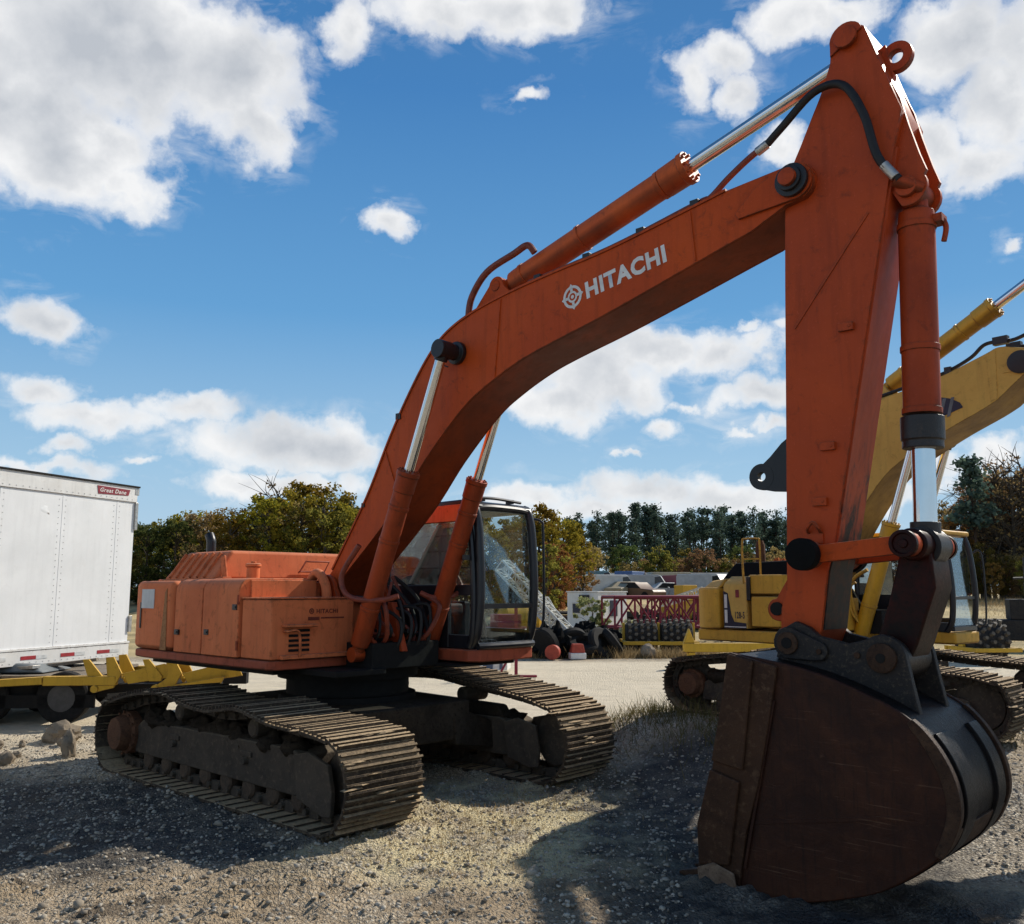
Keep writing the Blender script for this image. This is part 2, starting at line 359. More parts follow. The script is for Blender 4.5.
CLOUDS = [(-26.5,30.5,9.0,4.2),(-18.7,30.3,4.9,3.5),(-28.2,24.4,5.6,3.1),(-24.5,23.2,2.4,1.6),(-32,26.5,6.5,4.9),(-16.7,27.9,2.7,2.4),(-11.1,33.3,1.7,1.6),(-5.0,34.7,4.4,1.3),(.6,34.9,5.8,1.7),(3.3,34.3,1.9,.8),(-7.8,22.9,1.6,1.0),(1.2,30.3,1.5,.4),
 (-28.5,15.2,2.4,1.3),(-28.5,11.4,2.5,.9),(-25.4,9.9,3.9,1.1),(-20.4,10.6,3.1,1.0),(-14.3,8.9,6.3,1.8),(-11.6,9.0,3.7,1.4),(-26.7,8.0,1.4,.5),(-22.7,7.7,1.3,.3),(-16.6,6.3,2.8,.8),(-28.0,6.9,4.0,.6),(-13.4,6.3,3.6,.8),
 (5.7,13.6,4.8,2.4),(3.1,12.0,3.5,1.7),(9.3,14.7,3.7,1.5),(13.4,14.5,3.6,1.5),(16.0,14.9,1.8,1.2),(15.8,12.1,3.0,1.0),(10.0,10.2,1.5,.6),(14.8,9.4,1.0,.4),(11.1,11.8,1.2,.4),(15.2,16.1,.8,.4),(7.6,8.5,.6,.3),(16.0,10.0,1.5,.5),
 (8.2,6.1,5.6,1.3),(1.2,5.6,3.8,.9),(13.7,5.5,4.8,1.2),(5.6,5.0,7.6,.8),(12.1,30.6,1.6,1.7),(14.4,31.4,2.7,1.3),(19.3,33.1,3.2,1.7),(18.3,26.6,1.9,1.0),(21.7,32.9,3.4,1.1),(15.3,29.5,1.8,1.2),
 (27.9,30.1,3.6,2.3),(30.3,27.1,3.0,3.5),(26.4,24.8,2.9,1.8),(29.2,23.7,3.0,1.5),(32.0,29.1,2.9,2.9),(30.3,19.0,.7,.5),(28.9,7.8,2.0,1.0),(25.7,7.1,2.1,.8),(28.0,5.8,3.0,1.0),(18.3,15.7,1.7,.6),(21.3,5.3,3.3,1.1),
 (70,22,14,6),(110,14,20,5),(150,30,25,9),(-160,18,25,7),(-110,25,20,8),(-65,14,15,4),(-48,20,8,4),(48,12,9,3)]
w = bpy.data.worlds.new('World'); sc.world = w; w.use_nodes = True
nt = w.node_tree; nt.nodes.clear()
wo = N(nt,'ShaderNodeOutputWorld'); bg = N(nt,'ShaderNodeBackground'); nt.links.new(bg.outputs[0], wo.inputs[0])
SKY = .1
bg.inputs['Strength'].default_value = SKY
sky = N(nt,'ShaderNodeTexSky', sky_type='NISHITA', sun_disc=False); sky.sun_elevation = R(SUN_EL); sky.sun_rotation = R(SUN_AZ)
sky.air_density = 1.0; sky.dust_density = .35; sky.ozone_density = 2.0
d = coord(nt, 'Generated')
sx = N(nt,'ShaderNodeSeparateXYZ'); nt.links.new(d, sx.inputs[0])
az = math_(nt,'MULTIPLY', math_(nt,'ARCTAN2', sx.outputs['X'], sx.outputs['Y']), 57.29578)
el = math_(nt,'MULTIPLY', math_(nt,'ARCSINE', sx.outputs['Z']), 57.29578)
# autumn sky: the Nishita sky pulled towards a clear deep blue that pales at the horizon
grad = ramp(nt, math_(nt,'DIVIDE', el, 90.0), [(.0,(5.0,6.6,8.0)),(.08,(3.5,5.7,7.8)),(.19,(1.3,3.6,6.7)),(.34,(.58,2.2,5.2)),(.6,(.4,1.3,2.9)),(1,(.25,.9,2.1))])
rear = N(nt,'ShaderNodeMapRange'); nt.links.new(sx.outputs['Y'], rear.inputs['Value'])
for q_, v_ in (('From Min',-.5),('From Max',.6),('To Min',.95),('To Max',1.0)): rear.inputs[q_].default_value = v_
grad = mix(nt, 1.0, grad, rear.outputs[0], 'MULTIPLY')
base = mix(nt, .94, sky.outputs[0], grad)
cb = N(nt,'ShaderNodeCombineXYZ'); nt.links.new(az, cb.inputs[0]); nt.links.new(el, cb.inputs[1])
def warp(scale, detail, rough, amp, prev):
    nv = N(nt,'ShaderNodeTexNoise'); nv.inputs['Scale'].default_value = scale; nv.inputs['Detail'].default_value = detail; nv.inputs['Roughness'].default_value = rough
    nt.links.new(d, nv.inputs['Vector'])
    a_ = N(nt,'ShaderNodeVectorMath', operation='SUBTRACT'); nt.links.new(nv.outputs['Color'], a_.inputs[0]); a_.inputs[1].default_value = (.5,.5,.5)
    b_ = N(nt,'ShaderNodeVectorMath', operation='MULTIPLY_ADD'); nt.links.new(a_.outputs[0], b_.inputs[0]); b_.inputs[1].default_value = (*amp,0); nt.links.new(prev, b_.inputs[2])
    return b_.outputs[0]
nad = warp(16, 9, .6, (5.0,3.2), cb.outputs[0])
cur = None
for a, e, ra, re in CLOUDS:
    s1 = N(nt,'ShaderNodeVectorMath', operation='MULTIPLY_ADD'); nt.links.new(nad, s1.inputs[0]); s1.inputs[1].default_value = (1/ra, 1/re, 0); s1.inputs[2].default_value = (-a/ra, -e/re, 0)
    s3 = N(nt,'ShaderNodeVectorMath', operation='LENGTH'); nt.links.new(s1.outputs[0], s3.inputs[0])
    k_ = min(1.0, .3+.13*min(ra, re*1.8))
    g = math_(nt,'MULTIPLY_ADD', s3.outputs['Value'], -k_, k_*1.12)
    cur = g if cur is None else math_(nt,'MAXIMUM', cur, g)
n2 = noise(nt, d, 24, 10, .6, .0); n3 = noise(nt, d, 8, 6, .48)
def lobes(vec):
    q_ = N(nt,'ShaderNodeTexVoronoi', feature='F1', normalize=True); q_.inputs['Scale'].default_value = 17; q_.inputs['Detail'].default_value = 1.5; q_.inputs['Roughness'].default_value = .55
    nt.links.new(vec, q_.inputs['Vector']); return q_.outputs['Distance']
wz = N(nt,'ShaderNodeTexNoise'); wz.inputs['Scale'].default_value = 30; wz.inputs['Detail'].default_value = 5; nt.links.new(d, wz.inputs['Vector'])
wv = N(nt,'ShaderNodeVectorMath', operation='MULTIPLY_ADD'); nt.links.new(wz.outputs['Color'], wv.inputs[0]); wv.inputs[1].default_value = (.03,.03,.03); nt.links.new(d, wv.inputs[2])
L0 = lobes(wv.outputs[0])
sh = N(nt,'ShaderNodeVectorMath', operation='ADD'); nt.links.new(wv.outputs[0], sh.inputs[0]); sh.inputs[1].default_value = (.010,.004,.016)
sh2 = N(nt,'ShaderNodeVectorMath', operation='ADD'); nt.links.new(d, sh2.inputs[0]); sh2.inputs[1].default_value = (.014,.006,.022)
n4 = noise(nt, sh2.outputs[0], 8, 6, .48)
dens = math_(nt,'ADD', cur, math_(nt,'ADD', math_(nt,'MULTIPLY', math_(nt,'SUBTRACT', n2, .5), .85), math_(nt,'MULTIPLY', math_(nt,'SUBTRACT', .36, L0), .75)))
core = ramp(nt, dens, [(.0,0),(.12,.3),(.26,.78),(.46,1)])
st_ = noise(nt, mapping(nt, d, (14,14,34), (.25,.35,0)), 1.0, 9, .62, .6)
wisp = math_(nt,'MULTIPLY', ramp(nt, math_(nt,'ADD', dens, .42), [(.0,0),(.5,1)]), ramp(nt, st_, [(.47,0),(.78,.62)]))
alpha = math_(nt,'MAXIMUM', core, wisp)
relief = math_(nt,'ADD', math_(nt,'MULTIPLY', math_(nt,'SUBTRACT', n3, n4), 2.0), math_(nt,'MULTIPLY', math_(nt,'SUBTRACT', .36, L0), .5))
thick = ramp(nt, math_(nt,'SUBTRACT', math_(nt,'MULTIPLY', dens, .8), relief), [(.16,0),(.5,.5),(.95,1)])
ccol = mix(nt, thick, (9.4,9.4,9.4), (5.3,5.6,6.05))
skyc = mix(nt, math_(nt,'MULTIPLY', alpha, .96), base, ccol)
nt.links.new(skyc, bg.inputs['Color'])
w.cycles.sampling_method = 'MANUAL'; w.cycles.sample_map_resolution = 256

cam = bpy.data.cameras.new('camera'); co = bpy.data.objects.new('camera', cam); COL.objects.link(co); sc.camera = co
cam.sensor_width = 36; cam.lens = 896/1024*36; cam.clip_end = 6000; cam.clip_start = .1
CAMH = 2.09
co.location = (0,0,CAMH); co.rotation_euler = (R(90)+.141, 0, 0)
sc.cycles.max_bounces = 7; sc.cycles.diffuse_bounces = 3; sc.cycles.glossy_bounces = 3; sc.cycles.transparent_max_bounces = 10
sc.view_settings.view_transform = 'Standard'; sc.view_settings.look = 'None'; sc.view_settings.exposure = 0
def at(px, Y): return (px-512)/896*Y
# ------------------------------------------------------------------ letters
def lettering(name, text, size, mat, parent, place, fat=.0, sx=1.0, shear=0):
    """built-in font turned into a flat mesh; place maps (u, v) to local points"""
    cu = bpy.data.curves.new('txt', 'FONT'); cu.body = text; cu.size = size; cu.offset = fat; cu.shear = shear; cu.resolution_u = 3; cu.space_character = 1.12
    o = bpy.data.objects.new('txt', cu); COL.objects.link(o)
    dg = bpy.context.evaluated_depsgraph_get(); me = bpy.data.meshes.new_from_object(o.evaluated_get(dg))
    bpy.data.objects.remove(o); bpy.data.curves.remove(cu)
    for v in me.vertices: v.co = place(v.co.x*sx, v.co.y)
    me.name = name; me.materials.clear()
    return link(name, me, mat, parent)

# ------------------------------------------------------------------ crawler track (shared by both machines)
def belt_path(half, rad, tops, zc=None):
    zc = rad if zc is None else zc
    P = [(-half, .0), (0, .0), (half, .0)]
    P += arc((half, zc), rad, -78, 60, 9)
    P += smooth2(sorted(tops, key=lambda p: -p[0]), 5)
    P += arc((-half, zc), rad, 118, 258, 10)
    P.append((-half, .0))
    return P
def resample(P, pitch):
    L = [0]
    for i in range(1, len(P)): L.append(L[-1] + math.dist(P[i], P[i-1]))
    n = round(L[-1]/pitch); out = []
    for k in range(n):
        s_ = L[-1]*k/n; i = max(j for j in range(len(L)) if L[j] <= s_ + 1e-9); i = min(i, len(P)-2)
        f = (s_-L[i])/max(1e-9, L[i+1]-L[i])
        p = (P[i][0]+(P[i+1][0]-P[i][0])*f, P[i][1]+(P[i+1][1]-P[i][1])*f)
        out.append(p)
    return out
def make_track(parent, yc, W, half, rad, tops, outer, label=None):
    """outer = -1 or +1: the side of the track that faces away from the machine"""
    rnd = random.Random(int(yc*100)+5)
    P = resample(belt_path(half, rad, tops), .19); n = len(P)
    shoes, chain = MB(), MB()
    for k in range(n):
        p, a, b = Vector((P[k][0],0,P[k][1])), P[k-1], P[(k+1)%n]
        t = Vector((b[0]-a[0], 0, b[1]-a[1])).normalized(); nn = Vector((t.z, 0, -t.x))   # outward
        m = Matrix((t, Vector((0,1,0)), nn)).transposed()
        j = Vector((0, yc + rnd.uniform(-.004,.004), 0))
        tilt = Matrix.Rotation(rnd.uniform(-.02,.02), 3, 'Y'); m2 = m @ tilt
        shoes.box(p + j + nn*-.03, (.193, W, .026), m2)
        for sy in (-.13,.13):
            for sx_ in (-.03,.045): shoes.lathe([(0,.014),(.014,.014)], p + j + nn*-.018 + m2 @ Vector((sx_,sy,0)), nn, 6)
        for off, h in ((-.078,.044), (-.016,.030), (.046,.030)):
            shoes.box(p + j + m2 @ Vector((off, 0, h/2-.02)), (.02, W-.004, h), m2)
        for q in range(3): shoes.blob(p + j + m2 @ Vector((rnd.uniform(-.05,.08), rnd.uniform(-.46,.46)*W, -.016)), (rnd.uniform(.03,.06), rnd.uniform(.06,.15), rnd.uniform(.008,.014)), k*7+q, .3, 5, 7)
        shoes.box(p + j + m2 @ Vector((.086, 0, -.048)), (.02, W*.98, .02), m2)
        for s in (-.13, .13):
            chain.box(p + j + nn*-.095 + Vector((0,s,0)), (.165, .045, .095), m)
            chain.lathe([(-.06,.03),(.06,.03)], p + j + nn*-.1 + t*.09 + Vector((0,s,0)), (0,1,0), 8)
    tr = shoes.build('track_belt', M['track'], parent, recalc=True)
    chain.build('track_chain', M['frame'], tr)
    # frame beam
    f = MB(); yo = yc + outer*.20; yi = yc - outer*.24; y0, y1 = min(yo,yi), max(yo,yi)
    f.prism([(-1.85*half/2.02,.23),(1.4*half/2.02,.215),(1.47*half/2.02,.30),(1.46*half/2.02,.58),(1.3*half/2.02,.63),(-1.7*half/2.02,.60),(-1.86*half/2.02,.5)], y0, y1)
    fr = f.build('track_frame', M['frame'], parent, .02)
    g = MB(); g.prism([(1.42*half/2.02,.60),(1.62*half/2.02,.64),(1.93*half/2.02,.56),(2.0*half/2.02,.34),(1.98*half/2.02,.13),(1.86*half/2.02,.12),(1.47*half/2.02,.22)], yo-outer*.005, yo+outer*.045)
    g.prism([(1.42*half/2.02,.60),(1.62*half/2.02,.66),(1.90*half/2.02,.60),(1.95*half/2.02,.34),(1.93*half/2.02,.16),(1.80*half/2.02,.14),(1.47*half/2.02,.22)], yi-outer*.02, yi-outer*.06)
    g.build('idler_guard', M['frame'], fr, .012)
    f2 = MB(); f2.prism([(-1.5*half/2.02,.60),(1.35*half/2.02,.62),(1.25*half/2.02,.76),(-1.3*half/2.02,.80)], min(yc-outer*.22,yc-outer*.05), max(yc-outer*.22,yc-outer*.05)); f2.build('frame_ridge', M['mud'], fr, .03)
    r = MB()
    for k in range(8):
        x = -1.55*half/2.02 + k*(2.95*half/2.02)/7
        r.lathe([(-.19,.085),(-.17,.11),(-.1,.11),(-.1,.075),(.1,.075),(.1,.11),(.17,.11),(.19,.085)], (x,yc,.185), (0,1,0), 18)
        r.bx(x-.07,x+.07, yo-outer*.06-.02, yo-outer*.06+.02, .16, .29)
    r.build('bottom_rollers', M['roller'], fr)
    for x in (-.87*half/2.02, .62*half/2.02):
        z = np.interp(x, [t[0] for t in sorted(tops)], [t[1] for t in sorted(tops)]) - .235
        r = MB(); r.lathe([(-.2,.07),(-.18,.09),(.18,.09),(.2,.07)], (x,yc,z), (0,1,0), 18); r.bx(x-.05,x+.05,yc-.05,yc+.05,.55,z)
        r.build('carrier_roller', M['frame'], fr)
    # drive sprocket and hub at the rear, idler at the front
    s = MB(); vs = []
    for k in range(44):
        a = 2*math.pi*k/44; q = rad-.13 + (.045 if k%4 < 2 else -.02); vs.append((-half+q*math.cos(a), rad+q*math.sin(a)))
    s.prism(vs, yc-.035, yc+.035); s.lathe([(-.14,.2),(.14,.2)], (-half,yc,rad), (0,1,0), 24)
    sp = s.build('drive_sprocket', M['frame'], parent, .006)
    h = MB(); h.lathe([(0,.24),(.10,.24),(.12,.2),(.19,.195),(.24,.175),(.245,.0)], (-half,yc+outer*.14,rad), (0,outer,0), 26)
    for k in range(12):
        a = k*math.pi/6; h.lathe([(0,.018),(.02,.018)], (-half+.235*math.cos(a),yc+outer*.26,rad+.235*math.sin(a)), (0,outer,0), 6)
    h.build('hub_cover', M['rust'], sp, .004)
    i = MB(); i.lathe([(-.1,.1),(-.1,rad-.17),(-.05,rad-.16),(-.04,rad-.12),(.04,rad-.12),(.05,rad-.16),(.1,rad-.17),(.1,.1)], (half,yc,rad), (0,1,0), 30)
    i.build('idler_wheel', M['frame'], parent)
    # mud packed on top of the frame
    mu = MB()
    for k in range(16):
        x = -1.6*half/2.02 + k*.19*half/2.02 + rnd.uniform(-.05,.05)
        mu.blob((x, yc+outer*rnd.uniform(-.02,.15), .60+rnd.uniform(-.02,.03)), (rnd.uniform(.13,.22), .12, rnd.uniform(.05,.13)), k+int(yc*10), .35)
    mu.build('packed_mud', M['mud'], fr, ang=180)
    for q in range(2):
        x = (-1.0, .45)[q]
        b = MB(); b.bx(x, x+.2, yo-.02, yo+.02, .47, .52); b.tube((x+.1,yo,.43),(x+.1,yo+outer*.05,.43),.035,n=12); b.build('tow_lug', M['frame'], fr, .006)
    return tr

def cylinder_part(parent, name, p0, p1, split, rb, rr, mb_, mr='chrome', gland=None, rings=(.35,), lug=True, yw=None):
    """hydraulic cylinder from base pin p0 to rod pin p1; the barrel ends at fraction split"""
    p0, p1 = Vector(p0), Vector(p1); ax = (p1-p0).normalized(); L = (p1-p0).length; Lb = L*split
    b = MB()
    b.lathe([(rb*.9,rb*.6),(rb*1.1,rb*.96),(rb*1.6,rb),(Lb-rb*2.2,rb),(Lb-rb*2.15,rb*1.09)] + ([] if gland else [(Lb-rb*.5,rb*1.12),(Lb-rb*.45,rb*1.2),(Lb,rb*1.2),(Lb,rr*1.15)]), p0, ax, 28)
    w_ = yw or rb*.75
    b.lathe([(-w_,rb*.78),(w_,rb*.78)], p0, (0,1,0), 22); b.tube(p0, p0+ax*rb*1.3, rb*.62, rb*.7)
    for q in rings: b.lathe([(0,rb*1.07),(rb*.35,rb*1.07)], p0+ax*Lb*q, ax, 28)
    if not gland:
        for k in range(10):
            u = ax.orthogonal().normalized(); v = ax.cross(u); a = 2*math.pi*k/10
            b.lathe([(0,rb*.12),(rb*.22,rb*.12)], p0+ax*(Lb-.005)+(u*math.cos(a)+v*math.sin(a))*rb*.95, ax, 6)
    o = b.build(name, mb_, parent, .004)
    if gland:
        g = MB(); g.lathe([(Lb-rb*1.9,rb*1.16),(Lb-rb*.6,rb*1.16),(Lb-rb*.5,rb*1.08),(Lb-rb*.1,rb*1.1),(Lb-rb*.1,rr*1.2)], p0, ax, 28); g.build('gland', gland, o, .006)
    g = MB(); g.lathe([(Lb-.02,rr),(L-rr*1.6,rr)], p0, ax, 24); g.build('rod', M[mr], o)
    g = MB(); g.tube(p0+ax*(L-rr*2.2), p0+ax*(L-rr*1.2), rr*1.3, n=20); g.lathe([(-w_,rr*1.75),(w_,rr*1.75)], p1, (0,1,0), 22); g.build('rod_eye', M['black'] if gland is None else gland, o, .004)
    return o

# ------------------------------------------------------------------ ORANGE EXCAVATOR
PSI = R(42.75)
ex = thing('excavator', 'orange crawler excavator in the foreground with white lettering on its boom and brown bucket', 'excavator', (-1.9,10.65,0), -PSI)
TOPN = [(-2.25,.77),(-2.08,.83),(-1.5,.95),(-.87,1.0),(-.35,.93),(.1,.91),(.62,.975),(1.0,.93),(1.25,.89),(1.94,.86),(2.2,.80)]
TOPF = [(-2.25,.80),(-2.0,.88),(-1.2,1.05),(-.5,1.1),(.12,1.12),(.5,1.08),(.83,1.04),(1.48,.97),(1.94,.90),(2.2,.81)]
make_track(ex, -1.42, .84, 2.02, .435, TOPN, -1)
make_track(ex, 1.42, .84, 2.02, .435, TOPF, 1)
b = MB()
b.bx(-1.2,1.25,-.75,.75,.45,.86)
for s in (-1,1):
    for x in (-.95,.95): b.hexa([(x-.35,s*.5,.4),(x+.35,s*.5,.4),(x+.25,s*1.2,.28),(x-.25,s*1.2,.28),(x-.3,s*.5,.82),(x+.3,s*.5,.82),(x+.22,s*1.2,.58),(x-.22,s*1.2,.58)])
cb_ = b.build('car_body', M['mud'], ex, .02)
b = MB(); b.lathe([(.84,.78),(.92,.78),(.93,.7),(1.1,.7),(1.11,.8),(1.24,.8)], (0,0,0), (0,0,1), 40); b.build('slew_ring', M['dark'], cb_)

# upper structure
b = MB()
pts = [(-2.25,-1.40),(-2.55,-1.36),(-2.66,-1.2),(-2.9,-.6),(-2.95,0),(-2.9,.6),(-2.66,1.2),(-2.55,1.36),(-2.25,1.40),(.5,1.40),(.55,.5),(.55,-1.34),(.5,-1.40)]
b.prism_z(pts, 1.265, 1.365); dk = b.build('deck_skirt', M['bodylow'], ex, .025)
b = MB(); b.bx(-2.2,1.0,-.45,.5,1.245,1.52); b.bx(-.2,1.35,.45,1.38,1.235,1.268); b.bx(.2,1.05,-.95,-.3,1.2,1.262); b.bx(-2.4,.3,-1.2,1.2,1.2,1.262); b.build('main_frame', M['dark'], ex, .01)
# counterweight: rounded slab wrapping the tail
def side_panel(x0, x1, y_out, z0, z1, rad=.14, y_in=-.55):
    """door with a rounded top edge, profile in (y, z) extruded along x"""
    prof = [(y_in,z0),(y_out,z0)] + [(y_out+rad-rad*math.cos(R(a)), z1-rad+rad*math.sin(R(a))) for a in range(0,91,15)] + [(y_in,z1)]
    return MB().prism_x(prof, x0, x1)
b = MB(); cwp = [(-1.53,-1.42),(-2.30,-1.42),(-2.52,-1.38),(-2.66,-1.24),(-2.9,-.6),(-2.95,0),(-2.9,.6),(-2.66,1.24),(-2.52,1.38),(-2.30,1.42),(-1.53,1.42)]
b.prism_z(cwp, 1.37, 2.19); cw = b.build('counterweight', M['body'], ex, .07, seg=4)
b = MB(); b.hexa([(-1.78,-1.428,1.38),(-1.63,-1.428,1.38),(-1.63,-1.418,1.38),(-1.78,-1.418,1.38),(-1.70,-1.428,2.05),(-1.66,-1.428,2.1),(-1.66,-1.418,2.1),(-1.70,-1.418,2.05)]); b.build('rust_patch', M['rustplate'], cw)
b = MB(); b.bx(-2.30,-1.98,-1.429,-1.422,1.86,2.09); b.build('paper_notice', M['paper'], cw)
b = MB(); b.bx(-2.33,-2.30,-1.431,-1.421,1.62,1.93); b.build('dark_strap', M['black'], cw)
b = MB(); b.bx(-1.56,-.07,-1.32,-.56,1.372,2.13); b.build('door_backing', M['dark'], ex)
side_panel(-1.475,-.845,-1.41,1.37,2.205).build('side_door', M['body'], ex, .012)
d2 = side_panel(-.805,-.05,-1.425,1.37,2.21).build('side_door', M['body'], ex, .012)
for x_, z_ in ((-.70,1.62),(-1.38,1.60),(-.12,1.9)):
    b = MB(); b.bx(x_-.045,x_+.045,-1.437,-1.41,z_-.03,z_+.03); b.bx(x_-.012,x_+.03,-1.446,-1.436,z_-.012,z_+.012); b.build('door_latch', M['black'], d2, .004)
for z_ in (1.5,1.98):
    b = MB(); b.tube((-.05,-1.43,z_-.05),(-.05,-1.43,z_+.05),.014,n=10); b.build('door_hinge', M['bodylow'], d2)
b = MB(); b.bx(-.055,-.02,-1.30,-.46,1.37,2.19); b.build('front_bulkhead', M['body'], d2, .008)
b = MB(); b.bx(-1.5,-.1,.46,1.38,1.37,2.15); b.build('far_side_door', M['body'], ex, .06)
b = MB(); b.bx(-1.5,-.06,-.5,.45,1.6,2.17); b.build('pump_cover', M['body'], ex, .02)
# tool and fuel box in front of the doors
b = MB(); b.bx(-.02,.55,-1.40,-.36,1.37,1.985); bxo = b.build('storage_box', M['body'], ex, .018)
b = MB(); b.bx(-.03,.56,-1.41,-.35,1.987,2.005); b.build('lid', M['body'], bxo, .006)
b = MB(); b.bx(.553,.66,-1.28,-.9,1.70,1.73); b.bx(.553,.62,-1.30,-.32,1.375,1.42); b.build('step', M['body'], bxo, .008)
b = MB()
for z in (1.45,1.5,1.55,1.6,1.65): b.bx(.552,.562,-1.19,-.94,z,z+.026)
b.build('vent', M['dark'], bxo)
b = MB(); b.pipe([(.56,-1.25,1.66),(.63,-1.25,1.66),(.63,-1.12,1.655),(.63,-1.1,1.42),(.6,-1.1,1.40)], .014, 8, 3); b.bx(.6,.64,-1.3,-1.06,1.385,1.40); b.build('grab_rail', M['body'], bxo)
lettering('lettering', 'HITACHI', .062, M['faint'], bxo, lambda u, v: Vector((.554,-.86+u,1.838+v)), .002, 1.05)
b = MB(); b.ring((0,0),.03,.02,-.001,.001,20); b.ring((0,0),.012,.004,-.001,.001,14)
o = b.build('maker_emblem', M['faint'], bxo); o.rotation_euler = (0,0,R(90)); o.location = (.555,-.92,1.86)
b = MB(); b.bx(.553,.558,-.96,-.82,1.765,1.80); b.bx(.553,.557,-.8,-.5,1.78,1.795); b.build('latch_trim', M['faint'], bxo)
# engine hood, wider than long, ribbed slope towards the near side
b = MB()
hb = [(-2.42,-1.12),(-1.16,-1.12),(-1.16,1.15),(-2.42,1.15)]; htp = [(-2.30,-.86),(-1.22,-.86),(-1.22,1.05),(-2.30,1.05)]
b.hexa([(x,y,2.2) for x,y in hb] + [(x,y,2.555) for x,y in htp])
hd = b.build('engine_hood', M['body'], ex, .045, seg=3)
b = MB()
for k in range(6):
    x = -2.25 + k*.17; b.bar((x,-1.105,2.225),(x,-.895,2.53),.05,.035,(1,0,0))
b.bx(-2.46,-1.10,-1.16,1.18,2.185,2.212); b.build('hood_ribs', M['body'], hd, .012)
b = MB(); b.lathe([(0,.075),(.14,.075),(.15,.09),(.18,.09),(.19,.07)], (-.72,-.86,2.2), (0,0,1), 20); b.lathe([(.19,.03),(.21,.03)], (-.72,-.86,2.2), (0,0,1), 12); b.build('filler_neck', M['body'], ex, .004)
b = MB(); b.bar((-1.1,-1.0,2.21),(-1.17,-1.0,2.48),.1,.03,(0,1,0)); b.bx(-1.2,-1.05,-1.06,-.94,2.2,2.235); b.build('hood_hinge', M['body'], hd, .01)
b = MB(); b.pipe([(-1.15,.05,2.30),(-1.12,.05,2.31),(-1.12,.42,2.31),(-1.13,.5,2.44),(-1.13,.14,2.44),(-1.12,.05,2.31)], .012, 6, 1); b.build('hood_latch', M['bodylow'], hd)
b = MB(); b.pipe([(-2.15,-.62,2.5),(-2.15,-.62,2.66),(-2.16,-.62,2.72),(-2.21,-.62,2.79)], .06, 16); b.build('exhaust_pipe', M['black'], ex)

# boom foot, brackets and the knot of hoses between boom and cab
b = MB()
for s in (-1,1):
    b.prism([(-.45,1.5),(.62,1.5),(.75,1.62),(.9,1.56),(1.0,1.44),(.98,1.30),(.45,1.28),(-.45,1.28)], s*.36-.03, s*.36+.03)
    b.prism([(-.4,1.45),(.5,1.45),(.25,2.05)] + arc((.02,2.06),.2,10,190,8)[::1] + [(-.3,1.8)], s*.36-.028, s*.36+.028)
b.build('boom_bracket', M['cyldark'], ex, .01)
b = MB(); b.pipe([(-.18,-.46,1.75),(-.18,-.46,2.1),(-.02,-.46,2.27),(.16,-.46,2.1),(.16,-.46,1.75)], .055, 12); b.build('hose_guard', M['body'], ex)
rnd = random.Random(11)
for k in range(9):
    y = -.3+.08*k+rnd.uniform(-.05,.05); x0 = rnd.uniform(.45,.9)
    b = MB(); b.pipe([(rnd.uniform(.1,.3),y,1.62),(x0,y+rnd.uniform(-.1,.1),1.5+rnd.uniform(-.05,.1)),(rnd.uniform(.85,1.05),y+rnd.uniform(-.06,.06),1.62),(rnd.uniform(.65,1.0),y+rnd.uniform(-.12,.12),rnd.uniform(1.75,2.0)),(rnd.uniform(.4,.7),y*.8,rnd.uniform(1.9,2.25))], rnd.uniform(.016,.026), 8)
    b.build('hydraulic_hose', M['hosered'] if k % 3 == 1 else M['rubber'], ex)
for k in range(4):
    y = -.2+.14*k
    b = MB(); b.pipe([(.45,y,1.55),(.8,y+.05,1.42+.03*k),(1.0,y+.1,1.5),(1.0,y+.12,1.75+.05*k),(.8,y,1.9)], .02, 8); b.build('hydraulic_hose', M['rubber'], ex)
b = MB(); b.prism([(.5,1.42),(.82,1.42),(.75,1.8),(.6,1.95),(.5,1.9)], .0, .1); b.prism([(.75,1.42),(1.05,1.42),(.85,1.95),(.78,1.95)], -.08, .0); b.build('hose_plate', M['cyldark'], ex, .01)

# boom
knee_top = smooth2([(5.22,5.295),(4.95,5.25),(4.03,5.11),(3.46,5.06),(2.85,4.995),(2.32,4.90),(1.93,4.765),(1.65,4.56),(1.35,4.21),(1.02,3.74),(.63,3.10),(.03,2.31)],5)
knee_bot = smooth2([(.16,2.17),(1.10,2.93),(1.63,3.47),(2.15,3.91),(2.49,4.10),(2.89,4.26),(3.26,4.36),(4.02,4.53),(5.18,4.83)],5)
BO = arc((5.80,5.18),.155,-60,95,9) + knee_top + [(-.1,2.18),(-.13,2.05),(-.06,1.94),(.04,1.93)] + knee_bot + [(5.42,4.89),(5.72,5.02)]
b = MB(); b.prism(BO, -.262, .262); boom = b.build('boom', M['boom'], ex, .006)
